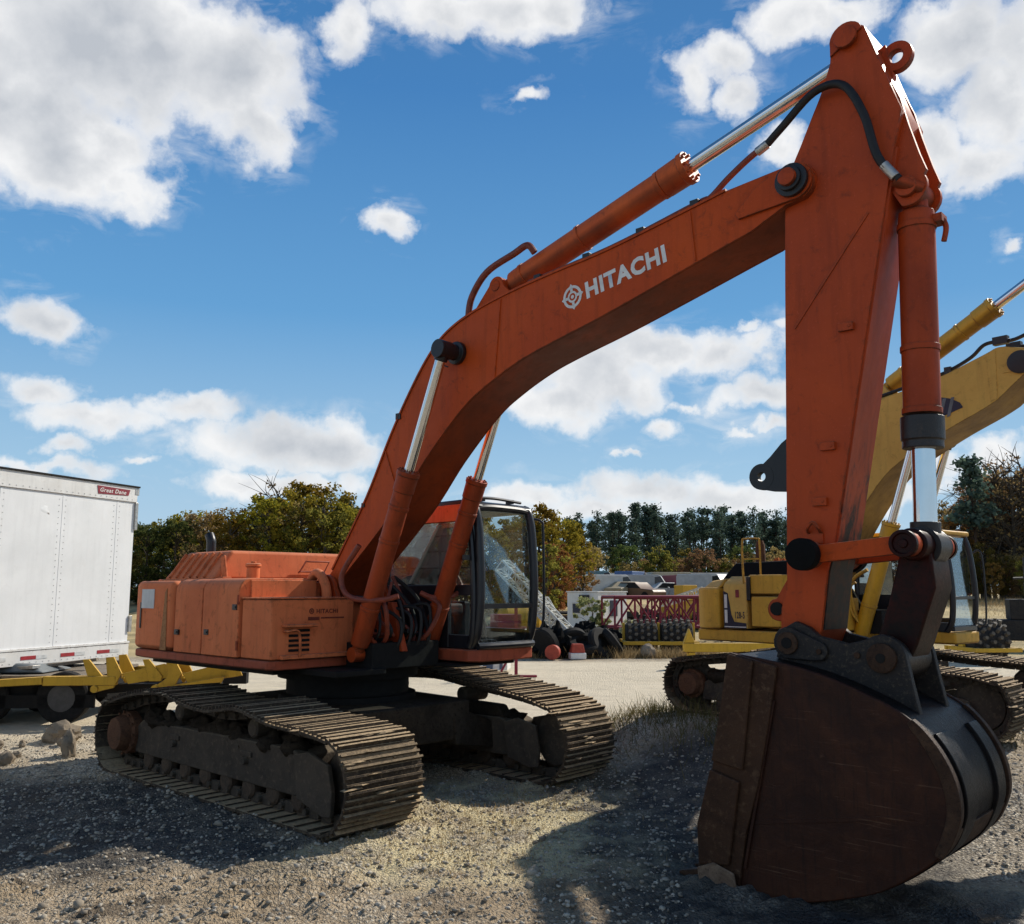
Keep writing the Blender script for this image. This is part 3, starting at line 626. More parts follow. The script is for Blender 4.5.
# side plates stand proud of the box, with the top plate as a lip
for s in (-1,1):
    b = MB(); b.prism([(x,z) for x,z in BO], s*.265, s*.285); b.build('side_plate', M['boom'], boom, .004)
b = MB()
for i in range(len(knee_top)-1):
    p, q = knee_top[i], knee_top[i+1]; b.bar((p[0],0,p[1]+.004),(q[0],0,q[1]+.004),.6,.022)
b.build('top_plate', M['boom'], boom)
b = MB()
for s in (-1,1):
    b.prism(arc((5.80,5.18),.15,-75,100,9) + [(5.5,5.24),(5.3,5.06),(5.33,5.01),(5.5,5.02)], s*.288, s*.315)
b.build('tip_doubler', M['boom'], boom, .006)
for s in (-1,1):
    b = MB(); b.lathe([(0,.13),(.04,.13),(.045,.095),(.08,.095),(.085,.06)], (5.80,s*.316,5.18), (0,s,0), 24); b.build('pin_boss', M['black'], boom, .004)
    b = MB(); b.lathe([(0,.07),(.115,.07),(.12,.05)], (5.80,s*.316,5.18), (0,s,0), 18); b.build('pin_cap', M['arm'], boom, .004)
    b = MB(); b.lathe([(0,.12),(.05,.12),(.06,.082),(.24,.082),(.25,.096),(.30,.096)], (2.10,s*.288,4.50), (0,s,0), 24); b.build('cylinder_pin', M['black'], boom, .006)
for s in (-1,1):
    for p, q in (((2.62,4.17),(2.70,4.955)),((4.92,4.78),(4.88,5.22)),((1.20,3.05),(.95,3.60))):
        b = MB(); b.bar((p[0],s*.285,p[1]),(q[0],s*.285,q[1]),.012,.022,(0,1,0)); b.build('weld_seam', M['boom'], boom)
# maker's emblem and name on both sides
E_ = (3.615,4.765); ang = math.atan2(5.01-4.87, 4.68-3.79)
for s in (-1,1):
    pl = (lambda u, v: Vector((3.775+u*math.cos(.158)-v*math.sin(.158), -.288, 4.715+u*math.sin(.158)+v*math.cos(.158)))) if s < 0 else (lambda u, v: Vector((4.70-u*math.cos(.158)-v*math.sin(.158)*-1*0, .288, 4.86-u*math.sin(.158)+v)))
    lettering('lettering', 'HITACHI', .208, M['white'], boom, pl, .0095, .99)
    b = MB(); y = s*.289
    b.ring(E_ if s < 0 else (4.86,4.965), .108, .082, y-.001, y+.001, 32); b.ring(E_ if s < 0 else (4.86,4.965), .055, .036, y-.001, y+.001, 24)
    c0 = E_ if s < 0 else (4.86,4.965)
    b.prism(arc(c0,.018,0,330,11), y-.001, y+.001)
    for k in range(4):
        a = R(90*k+9); dx, dz = math.cos(a), math.sin(a)
        b.hexa([(c0[0]+dx*q-dz*w2, yy, c0[1]+dz*q+dx*w2) for yy in (y-.001,y+.001) for q,w2 in ((.05,-.014),(.05,.014),(.086,.014),(.086,-.014))])
        b.prism([(c0[0]+dx*.106-dz*.018, c0[1]+dz*.106+dx*.018),(c0[0]+dx*.128, c0[1]+dz*.128),(c0[0]+dx*.106+dz*.018, c0[1]+dz*.106-dx*.018)], y-.001, y+.001)
    b.build('maker_emblem', M['white'], boom)
# pipes along the boom top, arm cylinder lug
for yy in (-.2,.2):
    b = MB(); b.pipe([(2.15,yy,4.88),(2.2,yy,5.1),(2.42,yy,5.32),(2.8,yy,5.42),(2.98,yy,5.46),(3.04,yy*.8,5.38)], .035, 10); b.build('hose_loop', M['hosered'], boom)
    b = MB(); b.pipe([(3.0,yy,5.07),(4.0,yy,5.16),(4.9,yy,5.31),(5.02,yy,5.32),(5.2,yy,5.44),(5.42,yy*1.2,5.53),(5.6,yy*1.4,5.57)], .026, 10); b.build('boom_pipe', M['hosered'], boom)
for x in (3.15,3.75,4.35,4.9):
    z = np.interp(x, [2.85,3.46,4.03,4.95], [5.0,5.06,5.11,5.26])
    for y in (-.26,.15): b = MB(); b.bx(x-.04,x+.04,y,y+.11,z,z+.075); b.build('pipe_clamp', M['black'], boom, .004)
b = MB()
for s in (-1,1): b.prism([(2.15,4.93),(2.75,5.0),(2.62,5.14)] + arc((2.5,5.17),.1,0,170,8), s*.13-.02, s*.13+.02)
b.lathe([(-.16,.055),(.16,.055)], (2.5,0,5.17), (0,1,0), 16); b.build('cylinder_lug', M['boom'], boom, .006)
b = MB(); b.pipe([(2.02,-.31,4.62),(1.93,-.34,4.55),(1.92,-.36,4.42),(2.02,-.36,4.36)], .008, 6); b.build('grease_line', M['rubber'], boom)
b = MB(); b.bx(1.12,1.2,-.3,-.2,3.93,4.0); b.bx(.55,.6,-.3,-.22,3.0,3.05); b.build('top_clip', M['black'], boom, .004)
for yy, y2 in ((-.30,-.52),(.30,.52)):
    b = MB(); b.pipe([(.9,yy,2.05),(1.0,yy*1.25,2.0),(1.12,y2,2.0),(1.17,y2*1.3,2.1),(1.02,y2*1.34,2.35),(1.2,y2*1.3,2.6)] if yy > 0 else [(1.35,-.4,2.02),(1.2,-.5,1.98),(.98,-.62,1.98),(.78,-.66,2.05),(.72,-.66,2.25),(.95,-.62,2.55)], .03, 10); b.build('feed_pipe', M['hosered'], ex)
    b = MB(); b.pipe([(.95,yy*1.2,2.0),(1.12,yy*1.3,1.9),(1.05,yy,1.62),(.9,yy*.8,1.5)], .026, 8); b.build('feed_hose', M['hosered'], ex)
for s in (-1,1):
    cylinder_part(ex, 'boom_cylinder', (.80,s*.5,1.40), (2.10,s*.5,4.50), .612, .103, .054, M['cyldark'], rings=(.25,.62,.8))
cylinder_part(ex, 'arm_cylinder', (2.5,0,5.17), (6.25,0,6.19), .592, .125, .062, M['cyl'], rings=(.12,.45,.86), yw=.1)

# arm
AO = [(6.37,6.255),(6.51,5.79),(6.60,5.50),(6.53,5.24),(6.38,4.52),(5.955,2.45),(5.885,2.22),(5.82,1.80),(5.76,1.66)] + arc((5.62,1.71),.12,-20,-170,7) + [(5.52,1.95),(5.57,2.1),(5.585,2.47),(5.66,4.42),(5.685,4.98)] + smooth2([(5.71,5.12),(5.76,5.33),(5.84,5.49),(5.94,5.69),(6.02,5.85),(6.10,6.06)],4) + arc((6.24,6.20),.125,170,60,8)
b = MB(); b.prism(AO, -.205, .205); arm = b.build('arm', M['arm'], ex, .006)
for s in (-1,1):
    b = MB(); b.prism(AO, s*.208, s*.226); b.build('side_plate', M['arm'], arm, .004)
    b = MB(); b.prism([(6.36,6.24),(6.11,6.10)] + arc((6.24,6.20),.13,190,40,10), s*.228, s*.246); b.build('top_doubler', M['arm'], arm, .005)
    b = MB(); b.lathe([(0,.085),(.035,.085),(.04,.06)], (6.24,s*.248,6.20), (0,s,0), 20); b.build('pin_cap', M['arm'], arm, .004)
    b = MB(); b.bar((5.72,s*.228,4.05),(6.32,s*.228,4.80),.012,.02); b.build('weld_seam', M['arm'], arm)
    for x, z in ((6.12,3.98),(5.94,3.12),(5.86,2.72),(5.99,5.62)):
        if z > 5: continue
        b = MB(); b.bx(x-.055,x+.055,min(s*.229,s*.26),max(s*.229,s*.26),z-.03,z+.03); b.tube((x+.03,s*.26,z),(x+.03,s*.266,z),.012,n=10); b.build('hose_pad', M['arm'], arm, .006)
    b = MB(); b.pipe([(5.76,s*.23,2.5),(5.77,s*.27,2.53),(5.81,s*.27,2.57),(5.85,s*.27,2.53),(5.85,s*.23,2.5)], .013, 8); b.bx(5.75,5.87,min(s*.228,s*.24),max(s*.228,s*.24),2.42,2.49); b.build('lifting_loop', M['arm'], arm)
b = MB(); fl = [(6.535,5.24),(6.38,4.52),(5.955,2.45),(5.885,2.22),(5.82,1.80)]
vs = [(x+dx,y,z) for x,z in fl for dx in (-.02,.012) for y in (-.20,.20)]
b.add(vs, [f for k in range(len(fl)-1) for f in ((4*k+2,4*k+3,4*k+7,4*k+6),(4*k,4*k+2,4*k+6,4*k+4),(4*k+1,4*k+5,4*k+7,4*k+3),(4*k,4*k+4,4*k+5,4*k+1))] + [(0,1,3,2),(16,18,19,17)])
b.build('front_plate', M['armfront'], arm)
b = MB(); b.ring((6.52,6.035),.118,.05,-.032,.032,28); b.prism([(6.36,6.12),(6.45,6.16),(6.5,5.89),(6.46,5.8)], -.034, .034); b.build('lifting_eye', M['arm'], arm, .008)
b = MB()
for s in (-1,1):
    b.prism([(6.50,5.83),(6.575,5.62),(6.62,5.4),(6.68,5.16),(6.72,5.03)] + arc((6.585,4.93),.135,30,-110,8) + [(6.45,4.98),(6.36,4.72),(6.30,4.3)], s*.145-.022, s*.145+.022)
ce = b.build('cylinder_ear', M['arm'], arm, .006)
b = MB(); b.lathe([(-.21,.075),(.21,.075)], (6.585,0,4.93), (0,1,0), 18); b.build('ear_pin', M['arm'], ce, .006)
# black lug on the back of the arm
b = MB(); b.prism([(5.60,3.30),(5.60,2.83),(5.38,2.85),(5.30,2.868)] + arc((5.30,2.97),.06,-80,80,8) + [(5.32,3.072),(5.38,3.12),(5.48,3.22)], -.03, .03); b.ring((5.30,2.97),.104,.036,-.032,.032,28); b.build('thumb_lug', M['black'], arm)
b = MB(); b.prism([(5.56,2.16),(5.52,2.1),(5.47,2.02)] + arc((5.48,1.94),.085,120,270,8) + [(5.56,1.84)], -.20, -.14); b.prism([(5.56,2.16),(5.52,2.1),(5.47,2.02)] + arc((5.48,1.94),.085,120,270,8) + [(5.56,1.84)], .14, .20); tl = b.build('tip_lug', M['arm'], arm, .006)
b = MB(); b.lathe([(0,.05),(.02,.05)], (5.475,-.20,1.945), (0,-1,0), 16); b.build('lug_bore', M['dark'], tl)
# hose from boom pipe over the arm to the bucket cylinder
b = MB(); b.pipe([(5.58,-.285,5.555),(5.74,-.30,5.66),(6.0,-.31,5.83),(6.22,-.31,5.80),(6.36,-.31,5.52),(6.44,-.30,5.16),(6.56,-.25,4.97)], .031, 12); hz = b.build('arm_hose', M['rubber'], arm)
for p, q in (((5.50,-.28,5.53),(5.60,-.287,5.566)),((6.47,-.285,5.10),(6.54,-.26,4.99))):
    b = MB(); b.tube(p, q, .036, n=14); b.build('hose_fitting', M['steel'], hz, .004)
b = MB(); b.tube((6.52,-.24,4.98),(6.68,-.14,4.9),.045,n=14); b.build('cylinder_port', M['cyldark'], arm)
cylinder_part(ex, 'bucket_cylinder', (6.585,0,4.93), (6.50,0,2.38), .735, .125, .078, M['cyldark'], gland=M['grease'], rings=(.12,.60,.84), yw=.11)
b = MB(); b.pipe([(6.72,.02,4.75),(6.76,.05,4.66),(6.74,.05,4.55)], .02, 8); b.bx(6.68,6.76,-.03,.09,4.68,4.74); b.build('cylinder_fitting', M['cyldark'], ex)

# links
for s in (-1,1):
    b = MB(); b.bar((5.84,s*.335,2.335),(6.44,s*.335,2.385),.05,.125); b.lathe([(-.05,.085),(.05,.085)], (6.49,s*.335,2.39), (0,1,0), 22); b.lathe([(-.05,.1),(.05,.1)], (5.80,s*.335,2.335), (0,1,0), 22)
    lk = b.build('side_link', M['arm'] if s > 0 else M['boom'], ex, .006)
    b = MB(); b.lathe([(0,.115),(.09,.115),(.095,.09),(.10,.0)], (5.80,s*.386,2.335), (0,s,0), 28); b.build('pin_cover', M['soot'], lk, .004)
    b = MB(); b.lathe([(0,.092),(.04,.092),(.042,.07),(.02,.066),(.02,.03),(.035,.028),(.036,.0)], (6.49,s*.386,2.39), (0,s,0), 26); b.build('pin_cap', M['linkred'], lk, .003)
b = MB(); b.lathe([(-.28,.11),(.28,.11)], (6.49,0,2.39), (0,1,0), 26)
b.prism([(6.40,2.42),(6.58,2.40),(6.60,2.1),(6.46,1.72),(6.36,1.52),(6.20,1.52),(6.16,1.66),(6.28,2.0)], -.17, .19)
pl_ = b.build('power_link', M['linkred'], ex, .02)
b = MB(); b.lathe([(-.23,.14),(.23,.14)], (6.28,0,1.62), (0,1,0), 24); b.build('link_knuckle', M['grease'], pl_, .01)
b = MB(); b.tube((6.49,.28,2.39),(6.49,.46,2.39),.045,n=14); b.build('pin_end', M['grease'], pl_, .004)

# bucket
def cz(p): return (p[0], max(p[1], -.02))
BW = .55
prof = smooth2([(5.28,1.63),(5.62,1.585),(5.9,1.53),(6.2,1.43),(6.48,1.30),(6.64,1.15),(6.74,.97),(6.775,.79),(6.745,.64),(6.64,.465),(6.37,.25),(6.12,.125),(5.69,.0),(5.3,-.02),(5.05,-.02)],5)
prof = [cz(p) for p in prof]
side = prof + [(5.03,.08),(5.01,.4),(5.10,.75),(5.20,1.18)]
bk = MB()
nP = len(prof)
cx_ = (5.85,.8)
def off(p, dd):
    v = Vector((p[0]-cx_[0], p[1]-cx_[1])); v.normalize(); return (p[0]+v.x*dd, p[1]+v.y*dd)
for y0, y1, dd in ((-BW+.035,BW-.035,-.012),):
    o_ = [off(p, dd) for p in prof]; i_ = [off(p, dd-.035) for p in prof]
    vs = [(x,y0,max(z,-.03)) for x,z in o_] + [(x,y1,max(z,-.03)) for x,z in o_] + [(x,y0,z) for x,z in i_] + [(x,y1,z) for x,z in i_]
    fs = []
    for k in range(nP-1):
        fs += [(k,k+1,nP+k+1,nP+k),(2*nP+k,3*nP+k,3*nP+k+1,2*nP+k+1)]
    for k in range(nP-1): fs += [(k,2*nP+k,2*nP+k+1,k+1),(nP+k,nP+k+1,3*nP+k+1,3*nP+k)]
    fs += [(0,nP,3*nP,2*nP),(nP-1,3*nP-1,4*nP-1,2*nP-1)]
    bk.add(vs, fs)
bucket = bk.build('bucket', M['bucketback'], ex, ang=50)
for s in (-1,1):
    b = MB(); b.prism(side, s*(BW-.034), s*BW); b.build('side_plate', M['bucket'], bucket, .012)
    # raised wear rim along the curved edge
    b = MB(); rim = prof[21:46]
    vs = []; fs = []
    for k, p in enumerate(rim):
        wdt = .045*math.sin(math.pi*min(1,max(0,k/(len(rim)-1))))**.4
        a, c = off(p, .012), off(p, -wdt-.03)
        vs += [(a[0],s*(BW-.05),a[1]),(a[0],s*(BW+.012),a[1]),(c[0],s*(BW+.010),c[1]),(c[0],s*(BW-.05),c[1])]
    for k in range(len(rim)-1):
        for j in range(4): fs.append((4*k+j,4*k+(j+1)%4,4*k+4+(j+1)%4,4*k+4+j))
    fs += [(0,1,2,3),(4*len(rim)-4,4*len(rim)-1,4*len(rim)-2,4*len(rim)-3)]
    b.add(vs, fs); b.build('edge_rim', M['bucketedge'], bucket, .006, ang=50)
    # cutter plates along the mouth
    b = MB(); b.prism([(5.275,1.635),(5.64,1.555),(5.60,1.35),(5.56,1.15),(5.47,.75),(5.36,.40),(5.29,.02),(5.03,-.01),(5.0,.08),(4.995,.4),(5.09,.75),(5.19,1.18)], s*(BW+.003), s*(BW+.032)); b.build('mouth_plate', M['bucketplate'], bucket, .008)
    b = MB(); b.prism([(5.27,1.63),(5.47,1.585),(5.43,1.3),(5.36,.82),(5.11,.86),(5.185,1.18)], s*(BW+.034), s*(BW+.058)); b.build('side_cutter', M['bucketplate'], bucket, .012)
    b = MB(); b.prism([(5.10,.80),(5.335,.74),(5.23,.16),(4.985,.12),(4.98,.4)], s*(BW+.034), s*(BW+.062)); b.build('side_cutter', M['bucketplate'], bucket, .012)
    b = MB(); b.prism([(4.985,.11),(5.12,.165),(5.28,.12),(5.30,.0),(5.0,-.012)], s*(BW+.064), s*(BW+.085)); b.build('corner_shroud', M['scuffed'], bucket, .012)
    b = MB(); b.bar((5.60,s*(BW+.004),1.32),(5.33,s*(BW+.004),.15),.03,.022); b.bar((5.40,s*(BW+.001),.47),(6.5,s*(BW+.001),.68),.006,.03); b.build('weld_bead', M['bucket'], bucket, .006)
# bands over the back
def band(y0, y1, i0, i1, dd, mat, name):
    b = MB(); ps = [off(p, dd) for p in prof[i0:i1]]; qs = [off(p, -.02) for p in prof[i0:i1]]; n = len(ps); vs = []
    for a, c in zip(ps, qs): vs += [(a[0],y0,max(a[1],-.035)),(a[0],y1,max(a[1],-.035)),(c[0],y1,c[1]),(c[0],y0,c[1])]
    fs = [(4*k+j,4*k+(j+1)%4,4*k+4+(j+1)%4,4*k+4+j) for k in range(n-1) for j in range(4)] + [(0,1,2,3),(4*n-4,4*n-1,4*n-2,4*n-3)]
    b.add(vs, fs); b.build(name, mat, bucket, .008, ang=50)
band(-.42,-.20,24,56,.010,M['bucketback'],'wear_strip'); band(.22,.40,24,60,.016,M['bucketback'],'wear_strip')
band(-.50,.50,40,47,.006,M['bucketedge'],'cross_bead')
# ears
ear = [(5.55,1.80),(5.66,1.86),(5.76,1.82),(5.83,1.76),(6.03,1.715),(6.17,1.75)] + arc((6.27,1.63),.155,125,10,8) + [(6.455,1.47),(6.50,1.24),(6.2,1.36),(5.9,1.48),(5.6,1.54),(5.5,1.60)]
for s in (-1,1):
    b = MB(); b.prism(ear, s*.27-.03, s*.27+.03); e_ = b.build('bucket_ear', M['ear'], bucket, .008)
    b = MB(); b.prism(arc((5.61,1.705),.115,60,280,10) + [(5.80,1.585)] + arc((5.83,1.655),.07,-60,70,6), s*.303, s*.33); b.build('pin_retainer', M['ear'], e_, .01)
    for pr_, px_ in (([(0,.08),(.02,.08),(.021,.05)],(5.61,s*.331,1.705)),([(0,.10),(.03,.10),(.035,.075)],(6.27,s*.301,1.63)),([(0,.02),(.012,.02)],(5.84,s*.331,1.655)),([(0,.022),(.015,.022)],(6.1,s*.301,1.64))):
        b = MB(); b.lathe(pr_, px_, (0,s,0), 22); b.build('pin_boss', M['bucketedge'], e_, .004)
    b = MB(); b.lathe([(0,.032),(.006,.032)], (6.27,s*.3365,1.63), (0,s,0), 14); b.lathe([(0,.04),(.006,.04)], (5.61,s*.352,1.705), (0,s,0), 14); b.build('pin_bore', M['dark'], e_)
b = MB(); b.lathe([(-.24,.085),(.24,.085)], (5.61,0,1.705), (0,1,0), 20); b.build('bucket_pin', M['grease'], bucket)
b = MB(); b.bx(5.75,6.3,-.24,.24,1.36,1.46); b.prism([(6.2,1.44),(6.49,1.28),(6.62,1.15),(6.5,1.1),(6.2,1.3)], -.24, .24); b.build('ear_base_plate', M['bucketback'], bucket, .01)
for k in range(5):
    y = -.46 + k*.23
    b = MB(); b.hexa([(4.74,y-.03,-.015),(5.1,y-.065,-.025),(5.1,y+.065,-.025),(4.74,y+.03,-.015),(4.74,y-.03,.005),(5.1,y-.06,.11),(5.1,y+.06,.11),(4.74,y+.03,.005)])
    b.build('bucket_tooth', M['bucketedge'], bucket, .008)
b = MB(); b.bx(4.98,5.12,-.53,.53,-.028,.02); b.build('cutting_edge', M['bucketedge'], bucket, .006)

# cab on the far side
CF, CR, CN, CL = 1.46, -.12, .61, 1.60
b = MB(); b.prism_z([(CR,CN-.03),(CF-.08,CN-.03),(CF+.04,CN+.06),(CF+.06,1.05),(CF+.02,CL-.05),(CF-.1,CL+.02),(CR,CL+.02)], 1.285, 1.425); b.build('cab_floor_beam', M['bodylow'], ex, .02)
b = MB()
cabo = None
b.bx(CR,CR+.07,CN,CL,1.43,2.1); b.bx(CR,CR+.06,CN,CN+.1,2.1,3.0); b.bx(CR,CR+.06,CL-.1,CL,2.1,3.0)     # rear wall
b.bx(CR+.05,1.03,CN,CN+.05,1.43,2.14); b.bx(1.03,1.42,CN,CN+.05,1.43,1.58); b.bx(1.03,1.42,CN+.001,CN+.049,2.02,2.14)   # near side panel around small window
b.bx(CR+.05,CF-.1,CL-.05,CL,1.43,1.62); b.bx(.55,.62,CL-.05,CL,1.6,3.0)                                          # far side door
b.bx(CR+.02,CF-.06,CN+.05,CL-.05,1.43,1.45)
cabo = b.build('cab_shell', M['cabblack'], ex, .01)
b = MB()
for y, s in ((CN+.045,-1),(CL-.045,1)):
    b.pipe([(1.36,y,1.44),(1.46,y,1.62),(1.505,y,2.1),(1.475,y,2.7),(1.42,y,2.98),(1.34,y,3.05)], .052, 12)
b.pipe([(1.47,CN+.04,1.46),(1.50,CN+.2,1.46),(1.51,1.03,1.46),(1.50,CL-.2,1.46),(1.47,CL-.04,1.46)], .04, 10)
b.bar((1.505,CN+.06,1.90),(1.505,CL-.06,1.90),.035,.055)
b.pipe([(1.40,CN+.05,3.0),(1.415,CN+.2,3.02),(1.42,1.03,3.025),(1.415,CL-.2,3.02),(1.40,CL-.05,3.0)], .045, 10)
b.pipe([(1.37,CN+.01,1.45),(1.42,CN+.01,1.6),(1.44,CN+.01,2.05),(1.40,CN+.01,2.6),(1.34,CN+.01,2.95)], .04, 10)
b.build('cab_pillars', M['cabblack'], cabo)
b = MB(); b.prism([(CR-.02,2.98),(CR-.02,3.06),(CR+.1,3.1),(1.2,3.115),(1.40,3.08),(1.46,3.03),(1.40,2.99)], CN+.0, CL-.0); b.build('cab_roof', M['cabblack'], cabo, .025)
b = MB(); b.bx(CR,1.30,CN-.012,CN+.04,2.86,3.06); b.build('roof_side', M['body'], cabo, .012)
b = MB(); b.pipe([(1.36,CN+.1,3.125),(1.38,1.0,3.14),(1.34,CL-.1,3.125)], .018, 8); b.bx(1.28,1.36,CN+.2,CN+.26,3.1,3.15); b.bx(1.28,1.36,CL-.3,CL-.24,3.1,3.15); b.build('roof_gutter', M['cabblack'], cabo)
b = MB(); b.hexa([(1.49,CN+.08,1.93),(1.49,CL-.08,1.93),(1.495,CL-.08,1.93),(1.495,CN+.08,1.93),(1.41,CN+.08,2.99),(1.41,CL-.08,2.99),(1.416,CL-.08,2.99),(1.416,CN+.08,2.99)]); b.build('windshield', M['glass'], cabo)
b = MB(); b.bx(1.475,1.48,CN+.08,CL-.08,1.48,1.875); b.build('lower_windshield', M['glass'], cabo)
b = MB(); b.bx(CR+.08,1.38,CN+.02,CN+.026,2.15,2.855); b.build('side_window', M['glassdirty'], cabo)
b = MB(); b.bx(1.04,1.40,CN+.02,CN+.026,1.59,2.01); b.build('corner_window', M['glass'], cabo)
b = MB(); b.bx(CR+.08,1.36,CL-.03,CL-.024,1.63,2.97); b.build('door_window', M['glass'], cabo)
b = MB(); b.bx(CR+.02,CR+.026,CN+.1,CL-.1,2.11,2.98); b.build('rear_window', M['glass'], cabo)
b = MB()
for z in (2.33,2.52,2.7): b.bx(CR+.1,1.34,CN+.028,CN+.04,z,z+.012)
b.build('window_bars', M['black'], cabo)
b = MB(); b.bar((.35,CN+.05,2.16),(.85,CN+.05,2.84),.012,.12,(0,1,0)); b.build('window_strip', M['sun_blind'], cabo)
b = MB(); b.box((.35,1.03,1.85),(.5,.5,.14)); b.box((.12,1.03,2.25),(.13,.48,.75),Matrix.Rotation(-.12,3,'Y')); b.box((.05,1.03,2.7),(.1,.28,.2)); b.box((.35,1.03,1.62),(.35,.35,.3)); st = b.build('seat', M['seat'], cabo, .04, seg=3)
b = MB(); b.box((.35,.74,1.72),(.5,.14,.5)); b.box((.35,1.34,1.72),(.5,.12,.45)); b.build('console', M['seat'], cabo, .03)
for y in (.76,1.30):
    b = MB(); b.pipe([(.7,y,2.0),(.74,y,2.12),(.72,y,2.2)], .016, 8); b.blob((.72,y,2.23),(.03,.03,.045),3,.05,8,10); b.build('control_lever', M['seat'], cabo)
for y in (.95,1.1):
    b = MB(); b.pipe([(1.15,y,1.45),(1.12,y,1.75),(1.05,y,1.92)], .014, 8); b.box((1.2,y,1.5),(.16,.1,.02)); b.build('travel_lever', M['seat'], cabo)
b = MB(); b.pipe([(1.44,CL+.0,2.93),(1.5,CL+.1,2.9),(1.52,CL+.11,2.75),(1.52,CL+.11,1.75),(1.46,CL+.04,1.62)], .016, 8); b.build('handrail', M['cabblack'], cabo)
b = MB(); b.pipe([(1.2,CN-.02,2.40),(1.4,CN-.1,2.44)], .012, 8, 1); b.box((1.42,CN-.1,2.44),(.05,.08,.06)); b.build('side_lamp', M['cabblack'], cabo, .008)
# ------------------------------------------------------------------ YELLOW EXCAVATOR
PS2 = R(44.0)
ye = thing('excavator', 'yellow crawler excavator behind the brown bucket with its boom raised to the right', 'excavator', (5.7,15.5,0), -PS2)
TY = [(-2.4,.84),(-2.15,.92),(-1.5,1.0),(-.9,1.05),(-.3,.98),(.2,.97),(.7,1.03),(1.4,.97),(2.05,.93),(2.35,.86)]
TY = [(x*1.06,z) for x,z in TY]
make_track(ye, -1.37, .76, 2.28, .49, TY, -1)
make_track(ye, 1.37, .76, 2.28, .49, TY, 1)
for ch in ye.children: ch.location.x = .2
b = MB(); b.bx(-1.2,1.3,-.95,.95,.5,.9); b.lathe([(.9,.75),(1.18,.75)], (0,0,0), (0,0,1), 36); b.build('car_body', M['frame'], ye, .02)
b = MB(); b.prism_z([(-2.05,-1.40),(.55,-1.45),(.55,1.4),(-2.05,1.40),(-2.4,.9),(-2.45,0),(-2.4,-.9)], 1.20, 1.40); b.build('deck_skirt', M['yellow'], ye, .03)
b = MB(); b.prism_z([(-1.55,-1.46),(-1.85,-1.46),(-2.05,-1.36),(-2.4,-.9),(-2.46,0),(-2.4,.9),(-2.05,1.36),(-1.85,1.46),(-1.55,1.46)], 1.40, 2.12)
b.hexa([(-2.1,-1.2,2.1),(-1.55,-1.44,2.1),(-1.55,1.44,2.1),(-2.1,1.2,2.1),(-1.95,-1.1,2.24),(-1.55,-1.24,2.28),(-1.55,1.24,2.28),(-1.95,1.1,2.24)])
yc_ = b.build('counterweight', M['yellow'], ye, .05, seg=3)
b = MB(); b.prism_x([(-.4,1.42),(-1.44,1.42),(-1.44,2.14),(-1.40,2.2),(-1.2,2.31),(-.4,2.33)], -1.46, -.98); dr = b.build('side_door', M['yelboom'], ye, .02)
b = MB(); b.prism([(-1.45,1.43),(-1.0,1.43),(-1.0,1.52),(-1.24,1.54),(-1.30,1.66),(-1.36,2.02),(-1.45,2.06)], -1.449, -1.443); b.build('navy_decal', M['navy'], dr)
b = MB(); b.bx(-1.43,-1.375,-1.455,-1.450,1.52,1.74); b.bx(-1.43,-1.375,-1.455,-1.450,1.77,2.0); b.bx(-1.44,-1.0,-1.455,-1.450,1.447,1.462); b.build('white_stripe', M['white'], dr)
lettering('lettering', '128-5', .155, M['navy'], dr, lambda u, v: Vector((-1.235+u*.52, -1.4445, 1.60+v)), .004, 1.0)
b = MB(); b.bx(-1.2,-1.13,-1.4475,-1.443,1.95,2.08); b.build('warning_label', M['sign'], dr)
b = MB(); b.bx(-.96,-.28,-1.42,-.4,2.0,2.33); b.bx(-.90,-.36,-1.44,-.4,1.46,1.97); b.bx(-.28,.5,-1.38,-.45,1.42,1.95); b.build('fuel_tank', M['yellow'], ye, .03)
b = MB(); b.bx(-.97,-.9,-1.46,-1.40,1.9,2.3); b.build('rubber_seal', M['black'], ye, .01)
b = MB(); b.hexa([(-1.75,-1.1,2.25),(-.2,-1.1,2.3),(-.2,1.1,2.3),(-1.75,1.1,2.25),(-1.55,-.95,2.55),(-.25,-.95,2.58),(-.25,.95,2.58),(-1.55,.95,2.55)]); b.build('engine_hood', M['soot'], ye, .04)
b = MB(); b.lathe([(0,.09),(.32,.085),(.38,.06),(.4,.055)], (-1.25,-.6,2.55), (0,0,1), 18); b.build('exhaust_pipe', M['rust'], ye)
b = MB(); b.pipe([(-1.02,-1.40,1.45),(-1.06,-1.40,2.3),(-1.06,-1.40,2.88),(-1.0,-1.38,2.94),(-.82,-1.3,2.94),(-.78,-1.3,2.88),(-.78,-1.3,2.33)], .018, 8, 3); b.bar((-1.06,-1.40,2.6),(-.78,-1.3,2.6),.02,.02); b.build('handrail', M['yellow'], ye)
YB = arc((3.04,5.40),.2,-70,75,8) + smooth2([(2.85,5.66),(2.74,5.66),(2.55,5.585),(1.81,5.34),(.92,5.16),(.45,4.9),(.12,4.4),(-.15,3.6),(-.5,2.2)],4) + [(-.45,1.95),(-.25,1.95)] + smooth2([(-.1,2.2),(.26,2.88),(.70,3.55),(1.12,4.02),(1.86,4.46),(2.48,4.75),(2.72,4.88)],4)
b = MB(); b.prism(YB, -.42, .42); yb = b.build('boom', M['yelboom'], ye, .008)
b = MB()
for s in (-1,1): b.prism([(2.62,4.86),(2.72,4.9),(2.74,5.62),(2.60,5.58)], s*.422-.006, s*.422+.006); b.bx(2.82,2.98,s*.425-.008,s*.425+.008,5.26,5.29)
b.build('boom_stiffener', M['yelboom'], yb)
